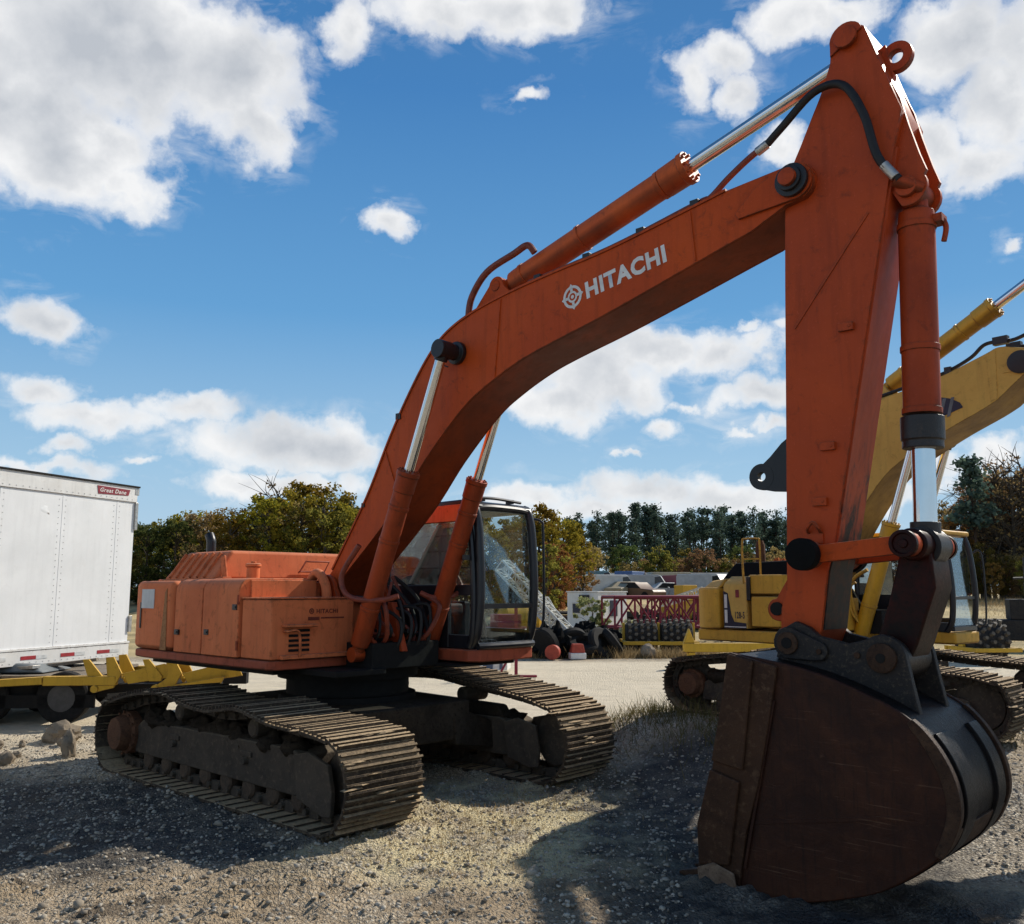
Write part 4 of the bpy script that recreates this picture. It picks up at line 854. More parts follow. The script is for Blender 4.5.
for s in (-1,1):
    b = MB(); b.lathe([(0,.17),(.05,.17),(.06,.1)], (3.06,s*.422,5.38), (0,s,0), 22); b.build('pin_boss', M['black'], yb, .005)
    b = MB(); b.prism([(1.68,4.66),(2.24,4.84),(2.2,4.92),(2.08,5.0),(1.9,5.06),(1.68,5.06)], s*.426-.003, s*.426+.003); dc = b.build('boom_decal', M['navy'], yb)
    b = MB()
    for x in (1.74,1.88,2.0): b.prism([(x,4.72),(x+.05,4.735),(x+.13,5.02),(x+.08,5.02)], s*.4305-.001, s*.4305+.001)
    b.build('decal_stripes', M['decalgrey'], dc)
for yy in (-.25,.25):
    b = MB(); b.pipe([(.9,yy,5.26),(1.8,yy,5.43),(2.1,yy,5.52),(2.35,yy,5.64),(2.52,yy,5.78),(2.7,yy,5.80),(2.95,yy,5.78),(3.3,yy,5.9)], .03, 8); b.bx(2.66,2.86,yy-.05,yy+.05,5.74,5.86); b.bx(1.95,2.05,yy-.05,yy+.05,5.4,5.54); b.build('boom_pipe', M['grease'], yb)
b = MB()
for s in (-1,1): b.prism([(.5,4.9),(1.15,5.2),(.95,5.45),(.8,5.5),(.65,5.42)], s*.16-.02, s*.16+.02)
b.build('cylinder_lug', M['yelboom'], yb, .01)
cylinder_part(ye, 'arm_cylinder', (.85,0,5.40), (3.40,0,6.86), .70, .145, .075, M['yelgold'], rings=(.2,.7))
for s in (-1,1): cylinder_part(ye, 'boom_cylinder', (.50,s*.56,1.25), (1.58,s*.56,4.50), .58, .115, .06, M['yelgold'], rings=(.3,.8))
b = MB(); b.pipe([(.55,-.62,1.6),(.48,-.68,2.0),(.55,-.68,2.25),(.8,-.68,2.4)], .03, 8); b.pipe([(.62,-.62,1.5),(.5,-.72,1.75),(.5,-.72,2.1),(.6,-.7,2.2)], .022, 8); b.build('hydraulic_hose', M['yellow'], ye)
b = MB(); b.bx(-.5,.9,-.5,.5,1.38,1.75); 
for s in (-1,1): b.prism([(-.75,1.4),(.3,1.4),(-.1,2.1),(-.35,2.2),(-.55,2.1)], s*.42-.03, s*.42+.03)
b.build('boom_bracket', M['dark'], ye, .01)
# arm and bucket of the yellow machine, mostly outside the frame
YA = [(3.95,6.75),(3.30,6.88),(3.22,6.2),(3.20,5.5),(3.15,5.1),(4.0,2.5),(4.2,2.35),(4.4,2.5),(4.6,4.2),(4.4,5.7),(4.1,6.5)]
b = MB(); b.prism(YA, -.24, .24); b.build('arm', M['yelboom'], ye, .015)
cylinder_part(ye, 'bucket_cylinder', (4.6,0,5.6), (4.95,0,3.0), .6, .12, .07, M['yelgold'])
b = MB(); b.prism([(4.5,2.85),(4.6,2.95),(5.0,3.05),(5.25,2.4),(5.15,2.3),(4.9,2.8)], -.15, .15); b.build('bucket_link', M['grease'], ye, .01)
b = MB(); b.prism([(x+.55,z-.05) for x,z in smooth2([(3.6,2.0),(4.2,2.05),(4.75,1.9),(5.1,1.4),(5.0,.8),(4.5,.4),(3.7,.25),(3.35,.3)],4)], -.65, .65)
for s in (-1,1): b.prism([(x+.55,z-.05) for x,z in [(3.85,2.0),(4.0,2.42),(4.2,2.42),(4.6,2.35),(4.75,2.3),(4.9,1.7)]], s*.27-.03, s*.27+.03)
b.build('bucket', M['bucket'], ye, .02)
# cab
b = MB(); b.bx(-.15,1.55,.6,1.5,1.20,1.40); b.build('cab_floor_beam', M['yellow'], ye, .04)
b = MB(); b.bx(-.15,-.08,.6,1.5,1.4,2.2); b.bx(-.1,1.45,.6,.65,1.4,1.55); b.bx(-.1,.9,.6,.65,1.55,2.0); b.bx(-.1,1.4,1.45,1.5,1.4,1.6)
for y in (.63,1.47): b.pipe([(1.4,y,1.4),(1.5,y,1.6),(1.53,y,2.1),(1.48,y,2.7),(1.4,y,2.98)], .05, 8); b.pipe([(-.12,y,1.4),(-.12,y,2.98)], .05, 8, 1); b.pipe([(.7,y,1.5),(.7,y,2.98)], .035, 8, 1)
b.bar((1.5,.63,1.45),(1.5,1.47,1.45),.06,.08); b.bar((1.53,.63,1.95),(1.53,1.47,1.95),.03,.05)
yk = b.build('cab_shell', M['cabblack'], ye, .008)
b = MB(); b.bx(-.2,1.48,.56,1.54,2.97,3.06); b.build('cab_roof', M['yellow'], yk, .035)
b = MB(); b.hexa([(1.51,.68,1.5),(1.51,1.42,1.5),(1.515,1.42,1.5),(1.515,.68,1.5),(1.43,.68,2.95),(1.43,1.42,2.95),(1.435,1.42,2.95),(1.435,.68,2.95)]); b.build('windshield', M['glass'], yk)
b = MB(); b.bx(-.08,1.45,.62,.626,2.0,2.95); b.build('side_window', M['glassdirty'], yk)
b = MB(); b.box((.4,1.03,1.75),(.5,.5,.5)); b.box((.15,1.03,2.2),(.14,.48,.8)); b.build('seat', M['sun_blind'], yk, .04)
b = MB(); b.pipe([(1.5,1.55,2.7),(1.62,1.62,2.65),(1.62,1.62,1.6),(1.52,1.55,1.5)], .016, 8); b.build('handrail', M['cabblack'], yk)

for ch in ye.children:
    if ch.name.split('.')[0] not in ('track_belt','track_frame','drive_sprocket','idler_wheel','car_body'):
        ch.rotation_euler.z = -R(6)
        if ch.name.split('.')[0] in ('boom','arm_cylinder','boom_cylinder','arm','bucket','bucket_cylinder','bucket_link'): ch.scale.x = 1.05

ye.scale = (.74,.74,.74); ye.location = (5.7*.74, 15.5*.74, CAMH*.26)

# ------------------------------------------------------------------ WHITE BOX TRAILER
tdir = math.atan2(-.94, -.342)
wt = thing('semi_trailer', 'long white box semi trailer with a dark red badge at its upper corner', 'trailer', (-7.17,17.0,0), tdir)
TL, TW = 15.5, 2.6
b = MB(); b.bx(0,TL,-TW,0,1.10,3.86); bt = b.build('box_body', M['trailer'], wt, .01)
b = MB(); b.bx(-.02,TL+.02,-.06,.022,.86,1.09); b.bx(-.02,TL+.02,-TW-.022,-TW+.06,.86,1.09); b.bx(-.03,TL,-.05,.03,1.095,1.135); b.build('bottom_rail', M['trailerrail'], wt, .006)
b = MB(); b.bx(-.02,TL+.02,-.06,.024,3.72,4.0); b.bx(-.02,TL+.02,-TW-.024,-TW+.06,3.72,4.0); b.build('top_rail', M['trailerrail'], wt, .006)
b = MB(); b.bx(-.06,TL+.03,-TW-.05,.05,4.002,4.03); b.build('roof', M['dark'], wt)
b = MB()
for k in range(13):
    x = .42+k*1.24; b.bx(x,x+.04,.0,.0035,1.14,3.71)
b.build('panel_seams', M['trailer'], bt)
b = MB()
for k in range(13):
    for q in range(24):
        x, z = .44+k*1.24, 1.2+q*.105
        for dx in (-.05,.09): b.bx(x+dx-.007,x+dx+.007,.0,.005,z,z+.014)
for k in range(120):
    x = .1+k*.128; b.bx(x,x+.014,.022,.028,.9,.914); b.bx(x,x+.014,.024,.03,3.76,3.774)
b.build('rivets', M['rivet'], wt, recalc=False)
for k in range(19):
    x = .22 + k*.80
    for nm, a, c in (('red_reflector',0,.3),('white_reflector',.3,.52)):
        b = MB(); b.bx(x+a if nm[0]=='w' else x+.22, x+c if nm[0]=='w' else x+.52, .023, .027, .95, 1.01) if False else b.bx(x+(.0 if nm[0]=='w' else .23), x+(.225 if nm[0]=='w' else .52), .023, .028, .95, 1.01)
        b.build(nm, M['redtape'] if nm[0]=='r' else M['whitetape'], wt)
b = MB(); b.hexa([(.22,.026,3.83),(.95,.026,3.80),(.95,.032,3.80),(.22,.032,3.83),(.18,.026,3.94),(.98,.026,3.95),(.98,.032,3.95),(.18,.032,3.94)]); sg = b.build('badge', M['sign'], wt)
lettering('lettering', 'Great Dane', .13, M['white'], sg, lambda u, v: Vector((.93-u*.92, .034, 3.845+v*.8)), .002, 1.0, .3)
for z0, z1 in ((3.2,3.72),(1.3,1.6)): b = MB(); b.bx(-.05,.02,-.03,.035,z0,z1); b.build('door_hinge', M['steel'], wt, .006)
b = MB(); b.bx(-.06,.05,-TW,.03,3.86,4.0); b.build('rear_header', M['steel'], wt, .006)
b = MB(); b.blob((2.05,-.012,3.42),(.14,.016,.1),4,.2); b.build('dent', M['trailer'], bt, ang=180)
b = MB()
for x in (1.4,2.6):
    for y in (-.35,-TW+.35): b.lathe([(-.14,.3),(-.13,.48),(.13,.48),(.14,.3)], (x,y,.49), (0,1,0), 24)
b.build('wheel', M['tire'], wt)
b = MB(); b.bx(.6,3.4,-TW+.7,-.7,.6,.85)
for y in (-.6,-TW+.6): b.bx(11.2,11.36,y-.08,y+.08,.05,.86)
b.bx(11.1,11.5,-TW+.4,-.4,.02,.06); b.build('bogie_and_legs', M['dark'], wt)

# ------------------------------------------------------------------ YELLOW LOW TRAILER WITH RAMPS
lt = thing('equipment_trailer', 'low yellow equipment trailer with folded ramps parked in front of the white box trailer', 'trailer', (-6.95,14.4,0), R(4))
b = MB(); b.hexa([(-4.6,-.14,.42),(-.35,-.14,.62),(-.35,.0,.62),(-4.6,.0,.42),(-4.6,-.14,.50),(-.35,-.14,.74),(-.35,.0,.74),(-4.6,.0,.50)])
b.bx(-.35,.75,-.13,.01,.60,.745); b.bx(-4.6,.7,2.3,2.45,.5,.7); ld = b.build('side_rail', M['yelbright'], lt, .012)
b = MB()
for k in range(9): b.bx(-4.6,.3,.05+k*.25,.05+k*.25+.235,.70,.745)
b.build('plank_deck', M['wood'], lt, .005)
b = MB(); b.bx(-4.5,2.3,.1,.3,.40,.60); b.bx(-4.5,2.3,2.0,2.2,.40,.6); b.bx(-4.5,.4,.0,.06,.25,.45)
for k in range(7): b.bx(-4.4+k*.95,-4.3+k*.95,.1,2.3,.45,.6)
b.build('under_frame', M['dark'], lt)
for x in (-2.25,-1.3,-.1):
    for y in (.12,2.3):
        b = MB(); b.lathe([(-.12,.22),(-.12,.37),(-.09,.40),(.09,.40),(.12,.37),(.12,.22)], (x,y,.40), (0,1,0), 26); t_ = b.build('wheel', M['tire'], lt)
        b = MB(); b.lathe([(-.125,.21),(-.09,.2),(-.06,.1),(-.10,.08),(-.10,.0)], (x,y,.40), (0,1,0), 20); b.build('rim', M['rim'], t_)
def ramp_part(x, y, flip=0):
    b = MB()
    b.prism([(x+.36,1.03),(x+.48,1.04),(x+.62,.78),(x+.50,.56),(x+.24,.50),(x+.16,.55),(x+.40,.72)], y, y+.05)
    b.prism([(x+.62,.78),(x+1.25,.93),(x+1.5,.86),(x+1.55,.74),(x+.72,.62)], y+.01, y+.045)
    b.prism([(x,1.0),(x+.1,1.0),(x+.32,.74),(x+.3,.66),(x+.12,.66)], y+.02, y+.07)
    b.prism([(x+.36,1.03),(x+.48,1.04),(x+.62,.78),(x+.50,.56),(x+.40,.72)], y+.55, y+.6)
    b.bar((x+.3,y+.02,.58),(x+.3,y+.6,.58),.06,.06); b.bar((x+1.2,y+.02,.8),(x+1.2,y+.6,.8),.06,.06)
    b.lathe([(-.03,.06),(.08,.06)], (x+.22,y,.55), (0,1,0), 12)
    for k in range(5): b.bar((x+.62+k*.17,y+.03,.72+k*.035),(x+.62+k*.17,y+.58,.72+k*.035),.05,.04)
    return b.build('ramp', M['yelbright'], lt, .008)
ramp_part(.22,-.12); ramp_part(1.15,-.16); 
b = MB(); b.prism([(1.45,.50),(2.35,.56),(2.45,.74),(1.7,.62)], -.22, -.17); tp = b.build('tail_plate', M['yelbright'], lt, .008)
b = MB(); b.lathe([(0,.05),(.02,.05)], (1.6,-.225,.55), (0,-1,0), 14); b.lathe([(0,.05),(.02,.05)], (1.75,-.225,.56), (0,-1,0), 14); b.build('tail_light', M['redtape'], tp)
rnd = random.Random(21)
for k, (x, y, l, a, mt) in enumerate([(-3.9,.5,1.3,.3,'wood'),(-3.2,.9,1.5,-.2,'wood'),(-2.6,.6,1.1,.1,'rust'),(-1.9,.8,1.4,.25,'wood'),(-1.2,.5,1.2,-.35,'steel'),(-.6,.9,1.3,.15,'wood')]):
    b = MB(); dx, dy = math.cos(a)*l/2, math.sin(a)*l/2; b.bar((x-dx,y-dy,.77),(x+dx,y+dy,.80+.06*(k%3)),.16,.05)
    o = b.build('plank' if mt == 'wood' else 'steel_bar', M[mt], None, .004); o.matrix_world = lt.matrix_basis
    tag(o, {'wood':'weathered plank lying loose on the low yellow trailer deck','rust':'rusty steel bar lying on the low yellow trailer deck','steel':'grey steel bar lying on the low yellow trailer deck'}[mt], 'plank' if mt == 'wood' else 'steel bar', 'loose planks on the low trailer' if mt == 'wood' else None)
b = MB(); b.hexa([(-1.7,.3,.76),(-.5,.25,.76),(-.4,1.2,.76),(-1.6,1.3,.76),(-1.5,.4,.95),(-.8,.35,.9),(-.7,1.0,.85),(-1.4,1.1,.98)]); o = b.build('folded_tarp', M['decalgrey'], None, .06, seg=3); o.matrix_world = lt.matrix_basis
tag(o, 'dark grey folded sheet heaped on the low yellow trailer', 'tarp')

# ------------------------------------------------------------------ boulders
def rock(name, x, y, r, label, cat, seed, group=None):
    b = MB(); b.blob((0,0,r[2]*.55), r, seed, .17, 14, 20); o = b.build(name, M['rock'], None, ang=28); o.location = (x,y,0); o.rotation_euler = (0,0,seed)
    return tag(o, label, cat, group)
rock('boulder', -6.28, 12.9, (.24,.2,.17), 'round tan boulder beside the track of the orange excavator', 'boulder', 3)
rock('boulder', -5.62, 11.75, (.09,.09,.20), 'small upright pale stone against the rear end of the excavator track', 'boulder', 5)
rock('boulder', 4.2, 28.2, (.26,.22,.26), 'tan angular boulder in dry grass before the padfoot drums', 'boulder', 9)
rnd = random.Random(5)
for k in range(14):
    rock('rubble_stone', -7.3+rnd.uniform(-.9,1.3), 12.0+rnd.uniform(-.7,.6), tuple(rnd.uniform(.04,.1) for _ in range(3)), 'loose rubble stone on the gravel left of the excavator track', 'stone', 20+k, 'rubble stones by the track')

# ------------------------------------------------------------------ scrap yard in the middle distance
# site office
of = thing('site_office', 'small white site office cabin with a window air conditioner', 'cabin', (3.1,40,0), R(-40)); of.scale = (.72,.72,1)
b = MB(); b.bx(-1.15,1.15,0,3.2,.35,1.95); ob = b.build('cabin_wall', M['trailerrail'], of, .03)
b = MB(); b.bx(-1.2,1.2,-.05,3.25,1.952,2.0); b.build('roof', M['white'], of)
b = MB(); b.bx(-.75,-.1,-.03,-.005,1.0,1.5); f_ = b.build('window', M['steel'], of); b = MB(); b.bx(-.7,-.15,-.04,-.031,1.05,1.45); b.build('pane', M['navy'], f_)
b = MB(); b.bx(.0,.55,-.35,-.005,1.45,1.85); a_ = b.build('air_conditioner', M['rim'], of, .02); b = MB(); b.bx(.05,.5,-.36,-.352,1.5,1.8); b.build('grille', M['dark'], a_)
b = MB(); b.bx(1.155,1.18,1.3,2.1,.9,1.6); b.build('window', M['navy'], of)
b = MB(); b.bx(-1.1,1.1,.1,3.1,.05,.34); b.build('skirt', M['dark'], of)

def lattice(name, p0, p1, h, w, bays, mat, label, cat, r=.05, taper=0, group=None):
    o_ = MB(); p0, p1 = Vector(p0), Vector(p1); t = (p1-p0).normalized(); sd_ = Vector((-t.y,t.x,0)).normalized(); up = t.cross(sd_)*-1
    if up.z < 0: up = -up
    def P(k, a, c):
        f = k/bays; q = min(1, f/taper) if taper else 1
        return p0 + (p1-p0)*f + sd_*w*a*(.25+.75*q) + up*h*c*(.15+.85*q)
    for a in (-.5,.5):
        for c in (0,1): 
            for k in range(bays): o_.tube(P(k,a,c), P(k+1,a,c), r, n=8)
    for k in range(bays):
        for a in (-.5,.5): o_.tube(P(k,a,k%2), P(k+1,a,1-k%2), r*.6, n=6); o_.tube(P(k,a,0), P(k,a,1), r*.6, n=6)
        for c in (0,1): o_.tube(P(k,-.5,c), P(k+1,.5,c), r*.6, n=6); o_.tube(P(k,-.5,c),P(k,.5,c), r*.6, n=6)
    return tag(o_.build(name, M[mat], None), label, cat, group)
lattice('lattice_boom', (at(607,33),33,.72), (at(775,35),35,.72), 1.08, 1.2, 9, 'maroon', 'maroon steel lattice crane boom lying behind the padfoot drums', 'crane boom', .065, 0)
lattice('lattice_boom', (at(640,36.5),36.5,.6), (at(770,38),38,.7), 1.15, 1.3, 8, 'maroon', 'second maroon lattice boom section, further back and partly hidden', 'crane boom', .06)
lattice('lattice_mast', (at(499,31),31,2.75), (at(566,29.5),29.5,.35), .42, .42, 10, 'latwhite', 'white lattice mast leaning down behind the excavator cab', 'lattice mast', .035)
lattice('lattice_mast', (at(536,30.5),30.5,1.6), (at(560,30),30,.2), .4, .4, 5, 'latwhite', 'short white lattice section right of the cab, lower of the two', 'lattice mast', .03)
lattice('lattice_section', (at(662,42),42,1.3), (at(704,40),40,1.95), .25, .35, 6, 'latwhite', 'thin pale lattice leaning over the maroon crane boom', 'lattice frame', .03)

# padfoot roller drums
def padfoot(name, x, y, ndr, rz, label, wd=1.05, rad=.5):
    t = thing(name, label, 'roller', (x,y,0), rz)
    fr = MB(); Wt = ndr*(wd+.12)
    fr.bx(-Wt/2-.08,Wt/2+.08,-.78,-.66,.34,.46); fr.bx(-Wt/2-.08,Wt/2+.08,.66,.78,.34,.46)
    for k in range(ndr+1):
        xx = -Wt/2+k*Wt/ndr; fr.bx(xx-.045,xx+.045,-.66,.66,.34,.46); fr.prism_x([(-.12,.46),(.12,.46),(.05,1.02),(-.05,1.02)], xx-.04, xx+.04)
    fr.build('frame', M['yelbright'], t, .01)
    for k in range(ndr):
        c = -Wt/2+(k+.5)*Wt/ndr
        b = MB(); b.lathe([(-wd/2,rad-.03),(-wd/2+.02,rad),(wd/2-.02,rad),(wd/2,rad-.03)], (c,0,rad+.12), (1,0,0), 32); dm = b.build('drum', M['drum'], t)
        b = MB()
        for q in range(5):
            for i in range(16):
                a = 2*math.pi*(i+.5*(q%2))/16; xx = c-wd/2+.11+q*(wd-.22)/4
                p = Vector((xx, math.cos(a)*rad, rad+.12+math.sin(a)*rad)); n_ = Vector((0,math.cos(a),math.sin(a)))
                b.lathe([(-.01,.06),(.07,.05),(.10,.038),(.12,.06),(.135,.055)], p, n_, 6)
        b.build('drum_pads', M['drumpad'], dm)
    return t
padfoot('padfoot_roller', at(656,29.5), 29.5, 2, R(-3), 'towed padfoot roller with two black studded drums left of the yellow excavator', 1.0, .44)
padfoot('padfoot_roller', at(977,26), 26.2, 1, R(5), 'single black studded drum in a pale yellow frame, right of the yellow excavator cab', 1.1, .5)
b = MB(); b.bx(-1.5,1.5,-.12,.12,.42,.66); b.prism([(-1.5,.66),(-1.2,.66),(-1.35,1.05)], -.1, .1); b.prism([(1.1,.66),(1.5,.66),(1.45,.95),(1.25,.95)], -.1, .1); b.bx(-1.4,-1.2,-.1,.1,0,.42); b.bx(1.1,1.3,-.1,.1,0,.42)
o = b.build('tow_bar', M['yelbright'], None, .02); o.location = (at(735,24.5),24.5,0); tag(o, 'yellow steel tow frame lying behind the yellow excavator track', 'steel frame')

# heaps of black sheeting and scrap tyres
def heap(x, y, r, seed, label):
    b = MB(); rn = random.Random(seed)
    for k in range(9): b.blob((rn.uniform(-.7,.7)*r[0], rn.uniform(-.5,.5)*r[1], r[2]*rn.uniform(.15,.55)), (r[0]*rn.uniform(.35,.6), r[1]*.5, r[2]*rn.uniform(.35,.6)), seed+k, .45, 9, 14)
    o = b.build('scrap_heap', M['soot'], None, ang=25); o.location = (x,y,0); return tag(o, label, 'scrap heap')
heap(at(552,28.5), 28.5, (.5,.6,.98), 31, 'black heap of sheeting just right of the excavator cab')
heap(at(592,29), 29.3, (.75,.6,.95), 47, 'wide black scrap heap below the white site office')
heap(at(496,30), 30.5, (1.0,.6,.8), 55, 'dark low scrap heap seen through the cab lower glass')
heap(at(612,31), 31, (.8,.6,.75), 61, 'low black scrap heap left of the padfoot drums')
for k, (px, Y, tilt) in enumerate([(583,28.2,.5),(600,28.3,1.1),(610,28.6,.9),(545,27.9,1.2),(571,28.6,.8)]):
    b = MB(); b.lathe([(-.13,.28),(-.13,.46),(-.08,.52),(.08,.52),(.13,.46),(.13,.28),(.05,.26),(-.05,.26)], (0,0,0), (0,0,1), 24)
    o = b.build('scrap_tyre', M['tire'], None); o.location = (at(px,Y),Y,.42); o.rotation_euler = (tilt,.2*k,.7*k)
    tag(o, 'old black tyre leaning on the dark scrap heaps below the site office', 'tyre', 'old tyres on the scrap heaps')
b = MB(); b.lathe([(-.12,.14),(-.12,.22),(.12,.22),(.12,.14),(.08,.0)], (0,0,.22), (.3,1,0), 22); o = b.build('red_drum_end', M['maroon'], None, .01); o.location = (at(552,27.4),27.4,0); M['reddrum'] = plain('faded_red_drum', (.36,.06,.035), .55, 0, .3, .1, .25); o.data.materials[0] = M['reddrum']
tag(o, 'faded red round drum lying in the dry grass right of the cab', 'drum')
ck = thing('cooler_box', 'red and white box sitting on the grass edge below the black heaps', 'box', (at(576,27.6),27.6,0), R(12)); ck.scale = (.8,.8,.95)
b = MB(); b.bx(-.3,.3,-.2,.2,.0,.2); b.build('body', M['white'], ck, .03); b = MB(); b.hexa([(-.27,-.18,.2),(.27,-.18,.2),(.27,.18,.2),(-.27,.18,.2),(-.2,-.14,.48),(.2,-.14,.48),(.2,.14,.48),(-.2,.14,.48)]); b.build('lid', M['reddrum'], ck, .03)

# things seen under and through the cab
b = MB(); b.bx(-.04,.04,-.04,.04,0,1.7); b.bar((-.42,0,.03),(0,0,.75),.05,.05); b.bx(-.5,.5,-.06,.06,0,.05); b.bx(-.5,.06,-.05,-.0405,1.1,1.18); o = b.build('steel_post', M['maroon'], None, .006); o.location = (at(516,22),22,0); tag(o, 'dark red steel post with a diagonal brace behind the far track', 'post')
uc = thing('utility_cabinet', 'white and blue utility cabinet standing behind the far track of the orange excavator', 'cabinet', (at(497,23.5),23.5,0), R(-8))
b = MB(); b.bx(-.32,.32,-.3,.3,.05,.95); b.build('body', M['white'], uc, .02); b = MB(); b.bx(-.30,-.05,-.32,-.302,.08,.9); b.bx(.12,.2,-.32,-.302,.08,.9); M['bluegrey'] = plain('blue_grey_panel', (.08,.11,.17), .5); b.build('door', M['bluegrey'], uc)
b = MB(); b.bx(-.55,.55,-.35,.35,.05,.12)
for x in (-.5,0,.5):
    for y in (-.33,.33): b.bx(x-.03,x+.03,y-.03,y+.03,.12,.75)
for z in (.4,.72): b.bx(-.55,.55,-.36,-.33,z,z+.05); b.bx(-.55,.55,.33,.36,z,z+.05)
o = b.build('pipe_rack', M['white'], None, .005); o.location = (at(470,24),24.2,0); tag(o, 'white pipe rack crate left of the utility cabinet', 'rack')
ty = thing('fuel_tank', 'yellow round tank on legs seen through the cab windshield', 'tank', (at(519,34),34,0), R(20))
b = MB(); b.lathe([(-.8,.1),(-.75,.4),(-.6,.55),(.6,.55),(.75,.4),(.8,.1)], (0,0,.95), (1,0,0), 24); b.build('tank_shell', M['yelgold'], ty); b = MB()
for x in (-.5,.5): b.bx(x-.05,x+.05,-.4,.4,0,.5)
b.build('legs', M['dark'], ty)
b = MB(); b.bx(-.8,.8,-.4,.4,.3,.9); b.bx(-.3,.5,-.35,.35,.9,1.3); b.tube((.9,0,.4),(1.6,0,.75),.08); b.tube((-.5,-.42,.3),(-.5,.42,.3),.3); b.tube((.5,-.42,.3),(.5,.42,.3),.3)
o = b.build('scrap_engine', M['maroon'], None, .02); o.location = (at(503,29),29,0); o.rotation_euler = (0,0,.4); tag(o, 'maroon scrap engine block seen low through the cab glass', 'engine')

# rows of old vehicles and trailers at the far side of the yard
vm = {c: plain('vehicle_'+c, v, .45, 0, .4, .05, .15, 3) for c, v in {'white':(.55,.55,.53),'grey':(.33,.34,.34),'silver':(.42,.44,.45),'blue':(.09,.14,.27),'red':(.22,.03,.03),'teal':(.12,.22,.24),'tan':(.36,.3,.2),'rusty':(.16,.09,.05)}.items()}
M['vglass'] = plain('vehicle_glass', (.02,.025,.03), .12, 0, .6)
def car(x, y, rz, z, colr, label, van=0):
    t = thing('scrap_car', label, 'car', (x,y,z), rz, 'old vehicles in the far yard rows')
    b = MB()
    if van: b.prism([(-2.4,.35),(2.4,.35),(2.45,.9),(2.2,1.1),(1.7,1.9),(1.5,2.0),(-2.3,2.0),(-2.4,1.8)], -.9, .9)
    else: b.prism([(-2.2,.3),(2.2,.3),(2.25,.6),(2.1,.8),(1.0,.9),(.4,1.38),(-1.0,1.4),(-1.7,.95),(-2.2,.88)], -.85, .85)
    b.build('body', vm[colr], t, .06)
    b = MB(); 
    if van: b.prism([(1.68,1.85),(2.12,1.2),(1.2,1.2),(1.2,1.8)], -.91, .91)
    else: b.prism([(.95,.92),(.4,1.33),(-1.0,1.35),(-1.6,.95)], -.86, .86)
    b.build('windows', M['vglass'], t)
    for wx in (-1.35,1.4):
        for s in (-1,1): b = MB(); b.lathe([(-.1,.2),(-.1,.32),(.1,.32),(.1,.2),(.11,0)], (wx,s*.82,.32), (0,s,0), 16); b.build('wheel', M['tire'], t)
    return t
rnd = random.Random(77)
cols = list(vm)
dsc = {'white':'white','grey':'grey','silver':'silver','blue':'blue','red':'dark red','teal':'teal','tan':'tan','rusty':'rust brown'}
k = 0
for px, Y, c, van, rz, extra in [(560,58,'white',0,.2,'furthest left of the far row, above the site office'),(583,60,'silver',1,-.3,'just above the left half of the site office'),(596,56,'red',0,.1,'directly above the site office roof'),(613,62,'grey',0,.5,'behind the right end of the site office'),(628,55,'blue',1,-.2,'right of the site office behind the maroon boom'),(643,64,'white',0,.3,'above the tip of the maroon crane boom'),(652,58,'rusty',0,-.4,'behind the middle of the maroon crane boom'),(671,62,'tan',1,.15,'near the pale thin lattice'),(690,66,'silver',0,.0,'left of the yellow excavator tail'),(510,56,'teal',0,.3,'seen through the cab glass on the right'),(490,58,'white',1,-.2,'seen through the cab glass on the left'),(540,62,'grey',0,.1,'right beside the cab handrail'),(604,51,'white',1,.3,'just behind the right half of the site office'),(622,52,'tan',0,.9,'turned away, between the site office and the maroon boom'),(636,50,'rusty',0,-.8,'low behind the bend of the maroon boom'),(663,53,'white',0,.6,'behind the pale thin lattice, left part'),(697,56,'grey',1,-.5,'close to the counterweight of the yellow excavator'),(575,66,'tan',1,.4,'highest on the bank behind the site office'),(632,68,'white',1,-.1,'highest on the bank right of the site office'),(655,67,'blue',0,.2,'small on the bank before the pines')]:
    Y *= 1.45; car(at(px,Y), Y, rz, {True:1.75,False:1.25}[Y > 88], c, '%s old %s %s' % (dsc[c], 'van' if van else 'car', extra), van)
for px, Y, ln, h, c, rz, extra in [(606,78,9,2.9,'white',.05,'long white box trailer far behind the site office'),(640,86,11,3.1,'silver',-.04,'long silver box trailer far behind the maroon crane boom'),(683,82,10,3.1,'white',.03,'white flat roofed trailer far left of the yellow excavator'),(572,84,6,3.0,'grey',-.1,'grey box trailer below the left edge of the pine wood'),(706,92,9,3.0,'tan',.1,'tan box trailer just behind the yellow excavator exhaust'),(740,88,8,2.8,'white',0,'white box trailer behind the yellow excavator hood')]:
    Y = Y*.5+62; t = thing('box_trailer', extra, 'trailer', (at(px,Y),Y,.75), rz); b = MB(); b.bx(-ln/2,ln/2,-1.2,1.2,.9,h); b.build('box_body', vm[c], t, .04)
    b = MB(); b.bx(-ln/2-.05,ln/2+.05,-1.25,1.25,h,h+.08); b.build('roof', vm['white'], t)
    b = MB()
    for x in (-ln/2+1,-ln/2+2.1,ln/2-1):
        b.lathe([(-1.15,.45),(1.15,.45)], (x,0,.45), (0,1,0), 14)
    b.bx(-ln/2,ln/2,-.5,.5,.6,.88); b.build('wheels', M['tire'], t)
for i in range(26):
    c = rnd.choice(cols); vv = rnd.random() < .35; Y = rnd.uniform(72,98); px = rnd.uniform(548,712)
    car(at(px,Y), Y, rnd.uniform(-1.6,1.6), 1.3+(.5 if rnd.random() < .3 else 0), c, '%s old %s standing in the far yard rows before the pines' % (dsc[c], 'van' if vv else 'car'), vv)
